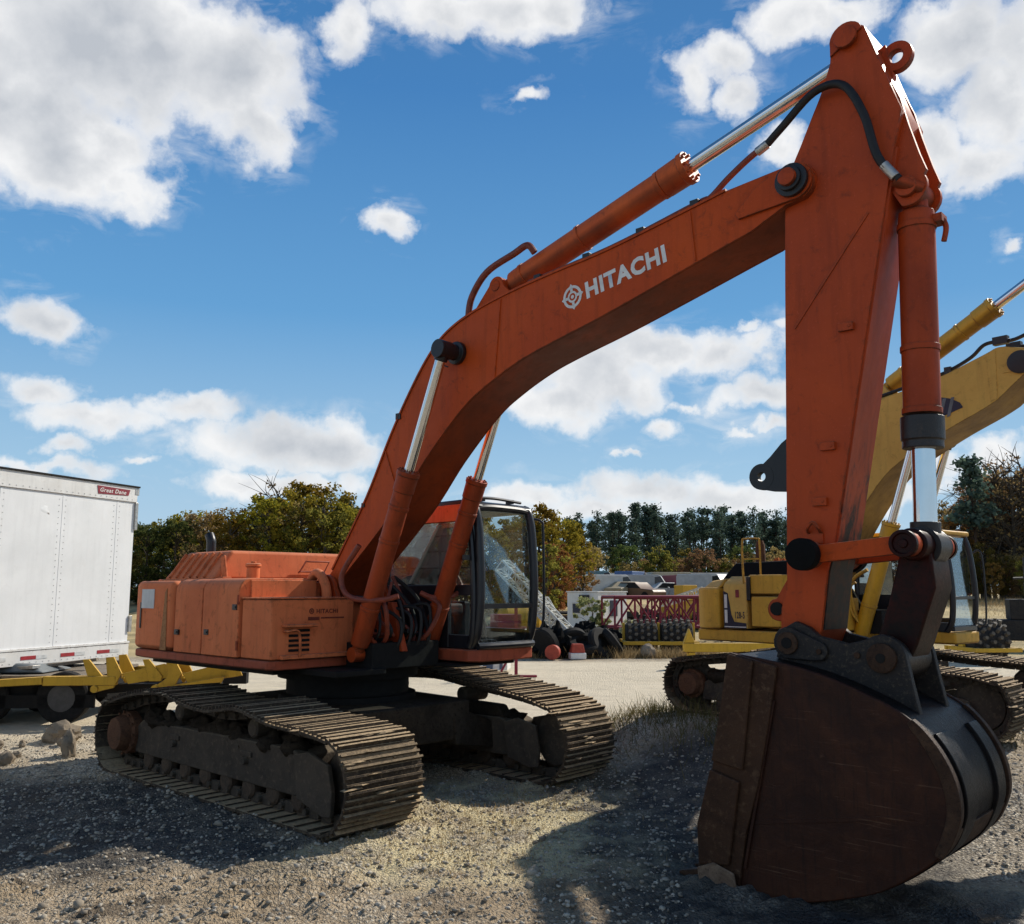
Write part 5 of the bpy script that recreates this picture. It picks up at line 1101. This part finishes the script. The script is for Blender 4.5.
for i, (px, Y, r, mt) in enumerate([(620,47,(1.5,1,.7),'rust'),(645,46,(1.2,1,.8),'drum'),(668,47,(1.6,1,.7),'rust'),(695,45,(1.4,1,.6),'drum'),(585,47,(1.3,1,.6),'rust'),(560,46,(1.5,1,.7),'drum')]):
    b = MB(); q = random.Random(200+i)
    for k in range(16): b.box((q.uniform(-r[0],r[0]),q.uniform(-r[1],r[1]),q.uniform(.1,r[2])), (q.uniform(.3,1.3),q.uniform(.1,.5),q.uniform(.08,.35)), Matrix.Rotation(q.uniform(0,3),3,'Z') @ Matrix.Rotation(q.uniform(-.5,.5),3,'X'))
    o = b.build('scrap_heap', M[mt], None); o.location = (at(px,Y),Y,.2); tag(o, ['rust brown scrap metal heap right of the site office','dark scrap metal heap behind the maroon boom tip','rust brown scrap heap behind the middle of the maroon boom','dark scrap heap close to the yellow excavator tail','rust brown scrap heap just behind the site office','dark scrap heap left of the site office'][i], 'scrap heap')
yl = thing('wheel_loader', 'small yellow loader body among the far vehicles, left of the yellow excavator', 'loader', (at(682,46),46,0), R(15))
b = MB(); b.bx(-1.1,1.1,-.6,.6,.6,1.5); b.bx(-.3,.5,-.55,.55,1.5,2.3); b.prism([(1.1,.8),(1.9,.4),(2.1,.5),(1.3,1.3)], -.7, .7); b.build('body', M['yellow'], yl, .05); b = MB()
for x in (-.75,.8):
    b.lathe([(-.75,.45),(.75,.45)], (x,0,.45), (0,1,0), 16)
b.build('wheels', M['tire'], yl)

# right edge: mast, old machine, container beyond the frame
o = MB().tube((0,0,0),(0,0,3.0),.045,.035,10).tube((-.35,0,2.4),(.35,0,2.42),.03,n=8).tube((-.02,-.05,2.7),(.18,-.05,2.75),.09,n=10).build('lamp_pole', M['black'], None); o.location = (at(1021,26),26,0); tag(o, 'thin dark pole with a crossbar at the right edge of the yard', 'pole')
om = thing('old_machine', 'dark old machine with a yellow side plate parked at the right edge', 'machine', (at(1022,31),31.5,0), R(-20))
b = MB(); b.bx(-1.3,1.5,-.6,.6,.35,1.05); b.bx(-.4,.7,-.5,.5,1.05,1.75); b.tube((-1.2,-.65,.45),(-1.2,.65,.45),.45); b.tube((1.0,-.65,.45),(1.0,.65,.45),.45); b.tube((.2,0,1.7),(.2,0,2.3),.06); b.build('body', M['drum'], om, .04)
b = MB(); b.prism([(-1.75,.2),(-.6,.35),(-.6,.75),(-1.4,.7)], -.66, -.61); b.build('side_plate', M['yelbright'], om, .01)

# ------------------------------------------------------------------ vegetation
LM = {
 'olive': leafmat('leaves_olive', [(.11,.11,.024),(.20,.18,.04),(.31,.24,.05)], .6),
 'green': leafmat('leaves_dark_green', [(.045,.065,.022),(.09,.115,.036),(.16,.17,.05)], .55),
 'yellow': leafmat('leaves_yellow', [(.20,.15,.022),(.32,.23,.03),(.14,.13,.028)], .5),
 'orange': leafmat('leaves_orange', [(.32,.15,.045),(.38,.21,.065),(.22,.13,.045)], .55),
 'brown': leafmat('leaves_brown', [(.28,.175,.075),(.38,.26,.12),(.17,.115,.05)], .55),
 'red': leafmat('leaves_red', [(.32,.08,.04),(.42,.13,.06)], .5),
 'pine': leafmat('hazed_pine_needles', [(.045,.075,.06),(.07,.105,.08),(.12,.155,.105)], .4),  # needle colours lightened and blued to paint in distance haze
 'pale': leafmat('leaves_pale_green', [(.22,.24,.10),(.32,.32,.15)], .4),
 'straw': leafmat('straw_seed_heads', [(.5,.46,.3),(.6,.55,.38)], .4),
 'drygrass': leafmat('dry_grass_blades', [(.34,.25,.11),(.46,.36,.18),(.25,.19,.08)], .35),
 'shadegrass': leafmat('weed_blades', [(.10,.10,.035),(.16,.14,.05),(.24,.19,.09)], .3),
}
def cards(cent, size, rng, up=.3, aspect=1.5):
    """leaf-sized quads at the given centres, as numpy vertex and face arrays"""
    n = len(cent)
    a = rng.normal(size=(n,3)); a[:,2] *= .7; a /= np.linalg.norm(a,axis=1)[:,None]
    t = rng.normal(size=(n,3)); b = np.cross(a,t); b /= np.linalg.norm(b,axis=1)[:,None]
    s = size*rng.uniform(.6,1.4,n)[:,None]
    v = np.stack([cent-a*s*aspect*.5, cent+b*s*.5, cent+a*s*aspect*.5, cent-b*s*.5],1).reshape(-1,3)
    return v
def mesh_quads(name, v, mat):
    n = len(v)//4; me = bpy.data.meshes.new(name)
    me.vertices.add(len(v)); me.vertices.foreach_set('co', v.astype(np.float32).ravel())
    me.loops.add(4*n); me.loops.foreach_set('vertex_index', np.arange(4*n,dtype=np.int32))
    me.polygons.add(n); me.polygons.foreach_set('loop_start', np.arange(0,4*n,4,dtype=np.int32))
    me.update(); me.validate(); me.materials.append(mat); return me
def mb_mesh(mb, name, mat):
    me = bpy.data.meshes.new(name); me.from_pydata(mb.v, [], mb.f)
    for p in me.polygons: p.use_smooth = True
    me.materials.append(mat); return me
def broadleaf(seed, h, w_, leaf, mat, nclump=95, per=62, size=.135, base=.16, bare=0):
    rng = np.random.default_rng(seed); rnd = random.Random(seed)
    tk = MB(); lean = rnd.uniform(-.06,.06)*h
    tk.pipe([(0,0,-.1),(lean*.3,0,h*.3),(lean*.7,.05*h*rnd.uniform(-1,1),h*.6),(lean,0,h*.92)], (h*.022,h*.005), 8, 4)
    cents = []
    for k in range(nclump):
        f = rng.uniform(base,1.0); prof_ = math.sin(math.pi*min(1,(1-f)/(1-base)*.86+.12))**.7
        ang = rng.uniform(0,6.28); rr = w_*prof_*math.sqrt(rng.uniform(.15,1))*rng.uniform(.75,1.2)
        c = np.array([lean*f+rr*math.cos(ang), rr*math.sin(ang), h*f]); cents.append(c)
        if k % 3 == 0 or bare:
            z0 = max(.12*h, h*f-rr*rnd.uniform(.5,1.0)); tk.pipe([(lean*z0/h,0,z0),(c[0]*.5,c[1]*.5,(z0+c[2])/2+.1),tuple(c)], (h*.007,h*.0015), 5, 3)
            if bare:
                for q in range(4): e = c+rng.normal(size=3)*.09*h; tk.pipe([tuple(c*.8+np.array([0,0,c[2]*.2-.1])),tuple((c+e)/2),tuple(e)], (h*.003,h*.0008), 4, 2)
    pts = []
    for c in cents:
        r = rng.uniform(.45,1.1)*w_*.235; m = int(per*rng.uniform(.5,1.3)); q = rng.normal(size=(m,3)); q /= np.linalg.norm(q,axis=1)[:,None]; q *= (rng.uniform(0,1,m)**.45)[:,None]*r; q[:,2] *= .75
        pts.append(c+q)
    return mb_mesh(tk,'trunk',M['bark']), mesh_quads('crown', cards(np.concatenate(pts), size, rng), mat)
def pine(seed, h, w_, mat, base=.38, size=.34, n=55, per=42):
    rng = np.random.default_rng(seed); tk = MB(); tk.pipe([(0,0,-.1),(.02*h,0,h*.5),(0,.01*h,h*.98)], (h*.013,h*.003), 7, 3)
    pts = []
    for k in range(n):
        f = rng.uniform(base,1.0); ang = rng.uniform(0,6.28); q = (1-f)/(1-base); rr = w_*(.25+.85*q**.7)*rng.uniform(.25,1.0)*(1 if q > .15 else .6)
        c = np.array([rr*math.cos(ang), rr*math.sin(ang), h*f]); tk.pipe([(0,0,h*f-.05*h),tuple(c)], (h*.004,h*.0015), 4, 1)
        m = int(per*rng.uniform(.6,1.2)); d_ = rng.normal(size=(m,3))*np.array([w_*.24,w_*.24,h*.016]); pts.append(c+d_)
    return mb_mesh(tk,'trunk',M['barkpine']), mesh_quads('crown', cards(np.concatenate(pts), size, rng, aspect=1.3), mat)
KIND = {}
for nm, args in {'olive':(1,8,2.4,0,LM['olive']),'olive2':(2,8,2.1,0,LM['olive']),'green':(3,8,2.3,0,LM['green']),'yellow':(4,8,2.0,0,LM['yellow']),'yellow2':(5,8,2.4,0,LM['yellow']),'orange':(6,8,2.2,0,LM['orange']),'brown':(7,8,2.5,0,LM['brown']),'brown2':(8,8,2.1,0,LM['brown'])}.items(): KIND[nm] = broadleaf(*args)
KIND['red'] = broadleaf(9,4,1.3,0,LM['red'],40,50,.2,.1)
KIND['bare'] = broadleaf(10,8,2.3,0,LM['brown'],60,10,.14,.3,1)
for k in range(4): KIND['pine%d'%k] = pine(40+k, 12, (1.15,1.35,1.0,1.25)[k], LM['pine'], (.40,.5,.34,.46)[k], .21, (34,28,38,30)[k], 40)
KIND['pinetall'] = pine(60, 12, 1.7, LM['pine'], .5, .3, 40, 40)
KIND['bush'] = broadleaf(12,1.6,.7,0,LM['pale'],45,35,.08,.12)
KIND['straw'] = broadleaf(13,1.2,.45,0,LM['straw'],30,40,.06,.35)
WORDS = {'olive':'olive green','olive2':'olive green','green':'dark green','yellow':'yellow autumn','yellow2':'yellow autumn','orange':'orange autumn','brown':'brown autumn','brown2':'brown autumn','red':'small red autumn','bare':'nearly bare','pine0':'dark pine','pine1':'dark pine','pine2':'dark pine','pine3':'dark pine','pinetall':'tall thin pine'}
rt = random.Random(99)
def tree(kind, x, y, s, label, group, cat='tree', name='tree', sz=None):
    tm, cm = KIND[kind]; t = thing(name, label, cat, (x,y,0), rt.uniform(0,6.28), group)
    t.scale = (s, s, sz or s)
    for nm, me in (('trunk',tm),('crown',cm)):
        o = bpy.data.objects.new(nm, me); COL.objects.link(o); o.parent = t
    return t
# left wood, from behind the white trailer to the boom
for px, Y, k, top in [(96,62,'green',528),(118,58,'olive',531),(134,64,'green',524),(150,60,'green',528),(163,66,'olive2',522),(178,60,'green',522),(190,68,'yellow2',514),(203,61,'brown',516),(216,66,'brown',520),(229,59,'yellow2',514),(240,68,'yellow2',512),(250,62,'olive2',518),(259,66,'pine1',498),(268,60,'yellow',500),(276,68,'bare',486),(284,61,'brown',506),(292,66,'olive2',500),(301,60,'yellow2',494),(311,64,'yellow',486),(320,59,'olive',498),(329,66,'yellow2',490),(338,61,'yellow',507),(346,70,'pine0',500),(354,63,'green',510),(365,66,'olive',506),(380,62,'olive2',512),(398,68,'yellow',510),(415,60,'brown',516),(432,66,'olive',512)]:
    h = 2.09+(589-top)/896*Y
    tree(k, at(px,Y), Y, h/(12 if 'pine' in k else 8), WORDS[k]+' tree in the wood left of the boom, above the excavator hood', 'trees of the left wood: '+WORDS[k])
for i in range(26):
    Y = rt.uniform(70,80); px = 90+i*14; k = rt.choice(['green','olive','olive2','green','brown'])
    tree(k, at(px,Y), Y, rt.uniform(.75,.95), WORDS[k]+' tree in the back row of the left wood', 'back row of the left wood: '+WORDS[k])
# autumn edge seen through and beside the cab
for px, Y, k, top in [(450,58,'olive',520),(466,54,'brown',524),(478,60,'yellow',518),(490,52,'yellow2',530),(500,58,'olive2',520),(512,54,'brown2',530),(524,60,'green',520),(534,56,'yellow',508),(547,60,'yellow2',516),(556,52,'orange',545),(563,58,'yellow2',520),(572,62,'yellow',532),(543,50,'olive2',545),(549,55,'yellow',528),(580,60,'brown2',552)]:
    h = 2.09+(589-top)/896*Y
    tree(k, at(px,Y), Y, h/8, WORDS[k]+' tree at the wood edge behind and beside the cab', 'wood edge beside the cab: '+WORDS[k])
# pine wood
for i in range(64):
    Y = rt.uniform(126,165); px = 568+i*3.9+rt.uniform(-5,5); top = 513+6*math.sin(i*.4)*math.sin(i*.15+1)+rt.uniform(-6,13)
    h = 2.09+(589-top)/896*Y; k = 'pine%d' % rt.randrange(4)
    tree(k, at(px,Y), Y, h/12*rt.uniform(.95,1.3), 'dark pine standing in the pine wood beyond the yard', 'pines of the far wood', 'tree', 'pine_tree', h/12)
for i in range(52):
    Y = rt.uniform(112,124); px = 572+i*4.5+rt.uniform(-6,6); k = rt.choice(['brown','olive','brown2','green','green','olive2','yellow2','brown'])
    tree(k, at(px,Y), Y, rt.uniform(.5,.95), WORDS[k]+' small tree at the foot of the pine wood', 'undergrowth before the pines: '+WORDS[k])
tree('red', at(776,112), 112, 1.5, 'small red autumn tree before the pines, left of the arm', None)
# right wood
for px, Y, k, top in [(938,58,'brown',530),(948,62,'brown2',505),(953,55,'orange',520),(972,52,'pinetall',460),(984,58,'brown',488),(997,55,'bare',466),(1008,60,'brown2',480),(1018,56,'brown',476),(1046,55,'brown2',470),(960,64,'red',515),(990,62,'olive2',500),(1012,52,'bare',474),(1002,57,'bare',462),(978,61,'bare',482),(1024,54,'bare',458),(1060,60,'green',470),(1080,58,'brown',475),(920,66,'olive',530),(905,64,'brown',540),(1100,56,'olive2',480)]:
    h = 2.09+(589-top)/896*Y
    Y += 14; h = 2.09+(589-top)/896*Y - 1.2; t_ = tree(k, at(px,Y), Y, h/{'pinetall':12,'red':4}.get(k,8), WORDS[k]+' tree in the wood at the right edge', 'trees of the right wood: '+WORDS[k]); t_.location.z = 1.2
for i in range(24):
    Y = rt.uniform(62,72); px = 890+i*9; k = rt.choice(['brown','brown2','olive','orange','brown'])
    t_ = tree(k, at(px,Y), Y, rt.uniform(.32,.55), WORDS[k]+' low tree filling the foot of the right wood', 'low growth of the right wood: '+WORDS[k]); t_.location.z = 1.2
tree('bush', at(591,34), 34, 1.15, 'pale green bush growing before the white site office', None, 'bush', 'bush')
tree('straw', at(627,31.5), 31.5, .85, 'pale straw coloured bush before the maroon crane boom', None, 'bush', 'bush')

# ------------------------------------------------------------------ ground
def vnoise(x, y, seed=0):
    xi, yi = np.floor(x).astype(np.int64), np.floor(y).astype(np.int64); fx, fy = x-xi, y-yi
    fx, fy = fx*fx*(3-2*fx), fy*fy*(3-2*fy)
    def hsh(a, b):
        q = (a*374761393 + b*668265263 + seed*1442695041) & 0xffffffff; q = ((q ^ (q >> 13))*1274126177) & 0xffffffff
        return ((q ^ (q >> 16)) & 0xffff)/65535.0
    return (hsh(xi,yi)*(1-fx)+hsh(xi+1,yi)*fx)*(1-fy)+(hsh(xi,yi+1)*(1-fx)+hsh(xi+1,yi+1)*fx)*fy
def fbm(x, y, o=4, seed=0): return sum(vnoise(x*2**k, y*2**k, seed+k)/2**k for k in range(o))/(2-2**(1-o))
def axis(lo, a, b_, hi, step):
    m = list(np.arange(a, b_, step)); g = step; p = b_; out = []
    while p < hi: out.append(p); g *= 1.22; p += g
    out.append(hi); g = step; p = a-step; neg = []
    while p > lo: neg.append(p); g *= 1.22; p -= g
    neg.append(lo); return np.array(neg[::-1]+m+out)
xs, ys = axis(-2500,-7.5,7.5,2500,.06), axis(-300,4.6,14.5,3000,.05)
gx, gy = np.meshgrid(xs, ys)
RUT = R(-6)
def ground_z(x, y):
    near = np.clip(1-np.maximum(np.abs(x)-9,0)/14-np.maximum(np.abs(y-9.5)-7,0)/18, 0, 1)
    fm = np.clip(1-np.maximum(np.abs(x)-7.0,0)/.8-np.maximum(np.abs(y-9.5)-4.7,0)/.8, 0, 1)
    z = (fbm(x*.5,y*.5,2,3)-.5)*.05 + fm*((fbm(x*3.1,y*3.1,3,11)-.5)*.05 + (fbm(x*11,y*11,3,29)-.5)*.05)
    # grouser prints pressed into the mud in front of the near track
    u = (x+2.0)*math.cos(R(-43)) + (y-6.4)*math.sin(R(-43)); v = -(x+2.0)*math.sin(R(-43)) + (y-6.4)*math.cos(R(-43))
    m = np.clip(1-np.abs(x+2.2)/2.2,0,1)*np.clip(1-np.abs(y-6.6)/.9,0,1)
    m = np.clip(m*2.6,0,1)*np.clip((fbm(x*1.3,y*1.3,2,77)-.25)*5,0,1)
    w2 = y*1.0 + x*.20 + (fbm(x*1.5,y*1.5,2,5)-.5)*.18
    z = z + m*.085*np.abs(np.sin(w2*2*math.pi/.21))
    m2 = np.clip(1-np.abs(x-1.2)/1.6,0,1)*np.clip(1-np.abs(y-6.6)/.9,0,1); z += np.clip(m2*2,0,1)*.035*np.abs(np.sin((y*.8-x*.55)*2*math.pi/.24))
    # berms squeezed up beside the tracks, and under the bucket
    la = (x+1.9)*math.cos(PSI)-(y-10.65)*math.sin(PSI); lb = (x+1.9)*math.sin(PSI)+(y-10.65)*math.cos(PSI)
    ins = np.clip((2.25-np.abs(la))/.25,0,1); bn = fbm(x*5,y*5,3,91)
    for e_ in (-1.84,-1.0,1.0,1.84): z = z + ins*.085*bn*np.exp(-((lb-e_)/.10)**2)
    z = z + .10*bn*np.exp(-((la-2.32)/.14)**2)*(np.abs(np.abs(lb)-1.42)<.5)
    dbx = np.maximum(np.abs(la-5.9)-.85,0); dby = np.maximum(np.abs(lb)-.58,0); z = z + .07*bn*np.exp(-((np.hypot(dbx,dby)-.05)/.10)**2)
    # low bank under the yellow excavator
    ya = (x-4.22)*math.cos(PS2)-(y-11.47)*math.sin(PS2); yb_ = (x-4.22)*math.sin(PS2)+(y-11.47)*math.cos(PS2)
    dd = np.hypot(np.maximum(np.abs(ya-.15)-1.85,0), np.maximum(np.abs(yb_)-1.35,0)) + (fbm(x*.9,y*.9,3,51)-.5)*.5
    bk_ = np.clip(1-dd/2.3,0,1); z = z + .565*bk_*bk_*(3-2*bk_)
    t_ = np.clip((y-44)/18,0,1); rise = 1.3*t_*t_*(3-2*t_)
    return (z-.028)*near + rise
gz = ground_z(gx, gy); ny, nx = gx.shape
idx = np.arange(nx*ny).reshape(ny,nx); q = np.stack([idx[:-1,:-1],idx[:-1,1:],idx[1:,1:],idx[1:,:-1]],-1).reshape(-1,4)
me = bpy.data.meshes.new('ground'); me.vertices.add(nx*ny); me.vertices.foreach_set('co', np.stack([gx,gy,gz],-1).astype(np.float32).ravel())
me.loops.add(q.size); me.loops.foreach_set('vertex_index', q.astype(np.int32).ravel()); me.polygons.add(len(q)); me.polygons.foreach_set('loop_start', np.arange(0,q.size,4,dtype=np.int32)); me.polygons.foreach_set('use_smooth', np.ones(len(q),dtype=bool)); me.update(); me.validate()
m, nt, out = newmat('gravel_ground'); v = coord(nt)
sp = N(nt,'ShaderNodeSeparateXYZ'); nt.links.new(v, sp.inputs[0]); Xo, Yo = sp.outputs['X'], sp.outputs['Y']
big = noise(nt, v, .55, 5, .6, .5); med = noise(nt, v, 3.5, 7, .65); fine = noise(nt, v, 26, 6, .7)
def vor(scale, feat='F1'):
    n = N(nt,'ShaderNodeTexVoronoi', feature=feat); n.inputs['Scale'].default_value = scale; nt.links.new(v, n.inputs['Vector']); return n
v1, v2, v3 = vor(38), vor(95), vor(14)
dirt = mix(nt, ramp(nt, med, [(.35,0),(.65,1)]), (.36,.285,.18), (.64,.54,.38))
peb = ramp(nt, v1.outputs['Color'], [(0,(.18,.16,.135)),(.5,(.44,.385,.30)),(1,(.76,.70,.58))])
peb2 = ramp(nt, v2.outputs['Color'], [(0,(.17,.15,.125)),(.5,(.42,.365,.28)),(1,(.74,.68,.56))])
pebm = mix(nt, .45, peb, peb2)
gravel = mix(nt, ramp(nt, fine, [(.33,.3),(.58,1)]), dirt, pebm)
crk = ramp(nt, v1.outputs['Distance'], [(.30,0),(.62,.75)])
gravel = mix(nt, crk, gravel, (.11,.09,.065))
patch = noise(nt, v, 1.1, 7, .68, 1.2)
gravel = mix(nt, ramp(nt, patch, [(.44,0),(.56,.75)]), gravel, mix(nt, fine, (.17,.13,.085), (.42,.34,.23)))
grey = mix(nt, .6, mix(nt, .84, pebm, (0,0,0)), (.024,.027,.033))  # grey gravel darkened further so its colour carries the ground shadow
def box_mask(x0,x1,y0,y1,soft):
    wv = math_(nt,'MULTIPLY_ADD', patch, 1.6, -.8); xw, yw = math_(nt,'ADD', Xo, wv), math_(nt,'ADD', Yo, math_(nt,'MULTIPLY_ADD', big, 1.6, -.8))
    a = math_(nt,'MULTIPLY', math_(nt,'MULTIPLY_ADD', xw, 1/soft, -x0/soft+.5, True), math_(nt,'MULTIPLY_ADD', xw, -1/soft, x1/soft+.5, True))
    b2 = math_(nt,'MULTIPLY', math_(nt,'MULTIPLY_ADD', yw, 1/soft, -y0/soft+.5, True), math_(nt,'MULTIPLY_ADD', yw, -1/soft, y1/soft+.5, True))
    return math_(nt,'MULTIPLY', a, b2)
shade_mask = math_(nt,'MAXIMUM', box_mask(-8,-1.6,7.0,10.4,.6), box_mask(.3,3.3,5.0,10.6,.6))  # zones where the machines' ground shadows are painted in
col = mix(nt, math_(nt,'MULTIPLY', shade_mask, ramp(nt, med, [(.25,.55),(.6,1)])), gravel, grey)
mudm = math_(nt,'MAXIMUM', box_mask(-4.2,-1.0,5.6,7.0,.5), box_mask(-.9,.7,5.6,7.4,.5))
col = mix(nt, math_(nt,'MULTIPLY', mudm, ramp(nt, fine, [(.3,.85),(.65,.35)])), col, mix(nt, med, (.13,.09,.055), (.34,.255,.16)))
st = math_(nt,'MULTIPLY', ramp(nt, noise(nt, v, 2.1, 7, .7, .8), [(.5,0),(.6,1)]), ramp(nt, big, [(.40,0),(.55,1)]))
col = mix(nt, math_(nt,'MULTIPLY', st, .72), col, (.055,.043,.032))
oil = math_(nt,'MULTIPLY', box_mask(1.6,3.6,4.6,6.4,.5), ramp(nt, med, [(.35,0),(.5,1)]))
col = mix(nt, math_(nt,'MULTIPLY', oil, .85), col, (.02,.02,.022))
gr = math_(nt,'MULTIPLY', box_mask(-1.5,.9,6.9,10.2,.8), ramp(nt, noise(nt, v, 1.8, 6, .65), [(.40,0),(.55,1)]))
straw = mix(nt, noise(nt, mapping(nt, v, (22,60,1), (0,0,.5)), 1.0, 4, .6), (.31,.25,.12), (.64,.555,.36))
col = mix(nt, math_(nt,'MULTIPLY', gr, .85), col, straw)
# far yard: bright dusty road and tan field
road = math_(nt,'MULTIPLY', math_(nt,'MULTIPLY_ADD', Yo, .25, -2.7, True), math_(nt,'MULTIPLY_ADD', Yo, -1.2, 32.6, True))
col = mix(nt, math_(nt,'MULTIPLY', road, ramp(nt, med, [(.3,.65),(.6,.95)])), col, mix(nt, noise(nt, mapping(nt, v, (.25,.8,1)), 1.0, 9, .7, .8), (.36,.30,.21), (.66,.585,.45)))
field = math_(nt,'MULTIPLY_ADD', Yo, .6, -16.6, True)
col = mix(nt, field, col, mix(nt, ramp(nt, noise(nt, v, .35, 6, .6), [(.4,0),(.6,1)]), (.40,.31,.16), (.24,.19,.10)))
bm = math_(nt,'ADD', math_(nt,'MULTIPLY', v1.outputs['Distance'], -.55), math_(nt,'ADD', math_(nt,'MULTIPLY', fine, .6), math_(nt,'MULTIPLY', v2.outputs['Distance'], -.3)))
wet = math_(nt,'MULTIPLY', box_mask(.55,1.15,7.9,8.6,.35), ramp(nt, med, [(.45,0),(.6,1)]))
rg = mix(nt, math_(nt,'MAXIMUM', oil, wet), (.92,.92,.92), (.16,.16,.16))
hsv = N(nt,'ShaderNodeHueSaturation'); hsv.inputs['Value'].default_value = 1.5; hsv.inputs['Saturation'].default_value = 1.0; nt.links.new(col, hsv.inputs['Color'])
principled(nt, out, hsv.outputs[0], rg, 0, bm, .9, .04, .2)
me.materials.append(m); go = bpy.data.objects.new('ground', me); COL.objects.link(go); go['kind'] = 'structure'

# loose stones
rng = np.random.default_rng(4)
import bmesh
bmi = bmesh.new(); bmesh.ops.create_icosphere(bmi, subdivisions=1, radius=1); bv = np.array([x.co[:] for x in bmi.verts]); bf = np.array([[q_.index for q_ in f.verts] for f in bmi.faces]); bmi.free()
def stones(name, n, xr, yr, smin, smax, cols, label, pw=3.0, keep=None):
    px, py = rng.uniform(*xr,n), yr[0]+(yr[1]-yr[0])*rng.uniform(0,1,n)**1.5
    if keep is not None: k_ = keep(px,py); px, py = px[k_], py[k_]
    n = len(px)
    s = smin+(smax-smin)*rng.uniform(0,1,n)**pw; sc3 = s[:,None]*rng.uniform(.6,1.3,(n,3)); sc3[:,2] *= .7
    a = rng.uniform(0,6.28,n); V = bv[None]*sc3[:,None,:]*rng.uniform(.75,1.2,(n,len(bv),1))
    X_ = V[...,0]*np.cos(a)[:,None]-V[...,1]*np.sin(a)[:,None]+px[:,None]; Y_ = V[...,0]*np.sin(a)[:,None]+V[...,1]*np.cos(a)[:,None]+py[:,None]
    Z_ = V[...,2]+ground_z(px,py)[:,None]+s[:,None]*.2
    P_ = np.stack([X_,Y_,Z_],-1).reshape(-1,3); F_ = (bf[None]+np.arange(n)[:,None,None]*len(bv)).reshape(-1,3)
    me = bpy.data.meshes.new(name); me.vertices.add(len(P_)); me.vertices.foreach_set('co', P_.astype(np.float32).ravel())
    me.loops.add(F_.size); me.loops.foreach_set('vertex_index', F_.astype(np.int32).ravel()); me.polygons.add(len(F_)); me.polygons.foreach_set('loop_start', np.arange(0,F_.size,3,dtype=np.int32)); me.update(); me.validate()
    mt, nt, out = newmat(name+'_stone'); g = N(nt,'ShaderNodeNewGeometry'); c = ramp(nt, g.outputs['Random Per Island'], [(k/(len(cols)-1), cc) for k, cc in enumerate(cols)])
    principled(nt, out, mix(nt, noise(nt, coord(nt), 60, 4, .6), c, (.2,.17,.13)), .9, spec=.2)
    me.materials.append(mt); o = bpy.data.objects.new(name, me); COL.objects.link(o); return tag(o, label, 'gravel', None, 'stuff')
free = lambda x, y: ~((x > 1.2) & (x < 3.6) & (y > 5.3) & (y < 7.4))
stones('gravel', 46000, (-8,8), (4.7,13.5), .006, .024, [(.16,.14,.12),(.46,.40,.31),(.74,.67,.55),(.30,.29,.27)], 'fine loose gravel strewn over the yard around the excavator', 2.4, free)
stones('coarse_gravel', 320, (-7,7), (4.9,12), .018, .055, [(.15,.125,.10),(.40,.34,.26),(.62,.55,.45)], 'bigger loose stones lying among the gravel of the yard', 3.2, free)
# grass
def blades(name, regs, mat, label, h=(.05,.14), wd=.006):
    V = []
    for cx0, cy0, rx, ry, n in regs:
        x = cx0+rx*rng.normal(size=n)*.5; y = cy0+ry*rng.normal(size=n)*.5; hh = rng.uniform(*h,n)*rng.uniform(.5,1.3,n); a = rng.uniform(0,6.28,n); le = rng.normal(size=(n,2))*hh[:,None]*.45
        z = ground_z(x,y)-.005; dx, dy = np.cos(a)*wd, np.sin(a)*wd
        p0 = np.stack([x-dx,y-dy,z],-1); p1 = np.stack([x+dx,y+dy,z],-1); p2 = np.stack([x+le[:,0]+dx*.2,y+le[:,1]+dy*.2,z+hh],-1); p3 = np.stack([x+le[:,0]-dx*.2,y+le[:,1]-dy*.2,z+hh],-1)
        V.append(np.stack([p0,p1,p2,p3],1).reshape(-1,3))
    o = bpy.data.objects.new(name, mesh_quads(name, np.concatenate(V), mat)); COL.objects.link(o); return tag(o, label, 'grass', None, 'stuff')
blades('dry_grass', [(-.35,8.6,1.3,1.3,2600),(-.5,7.5,1.0,.9,1200),(.2,9.6,.8,.7,700)], LM['drygrass'], 'short flattened dry grass between the excavator tracks and the bucket', (.02,.06), .003)
blades('tall_dry_grass', [(at(px,28),27.6+(px%3)*.4,1.0,.5,420) for px in range(530,720,12)] + [(at(px,60),58,5,9,500) for px in range(950,1080,8)] + [(at(px,40),40,2.2,3,500) for px in range(940,1060,14)], LM['drygrass'], 'tall dry straw grass along the far edge of the yard', (.08,.34), .010)
blades('weeds', [(1.9,12.2,1.1,1.3,1000),(2.3,11.2,1.0,1.0,800),(1.5,11.6,.9,.9,350),(2.7,10.6,.9,.6,400),(5.6,9.3,1.0,.5,260)], LM['shadegrass'], 'shaded green and straw weeds beside the yellow excavator track', (.03,.24), .005)
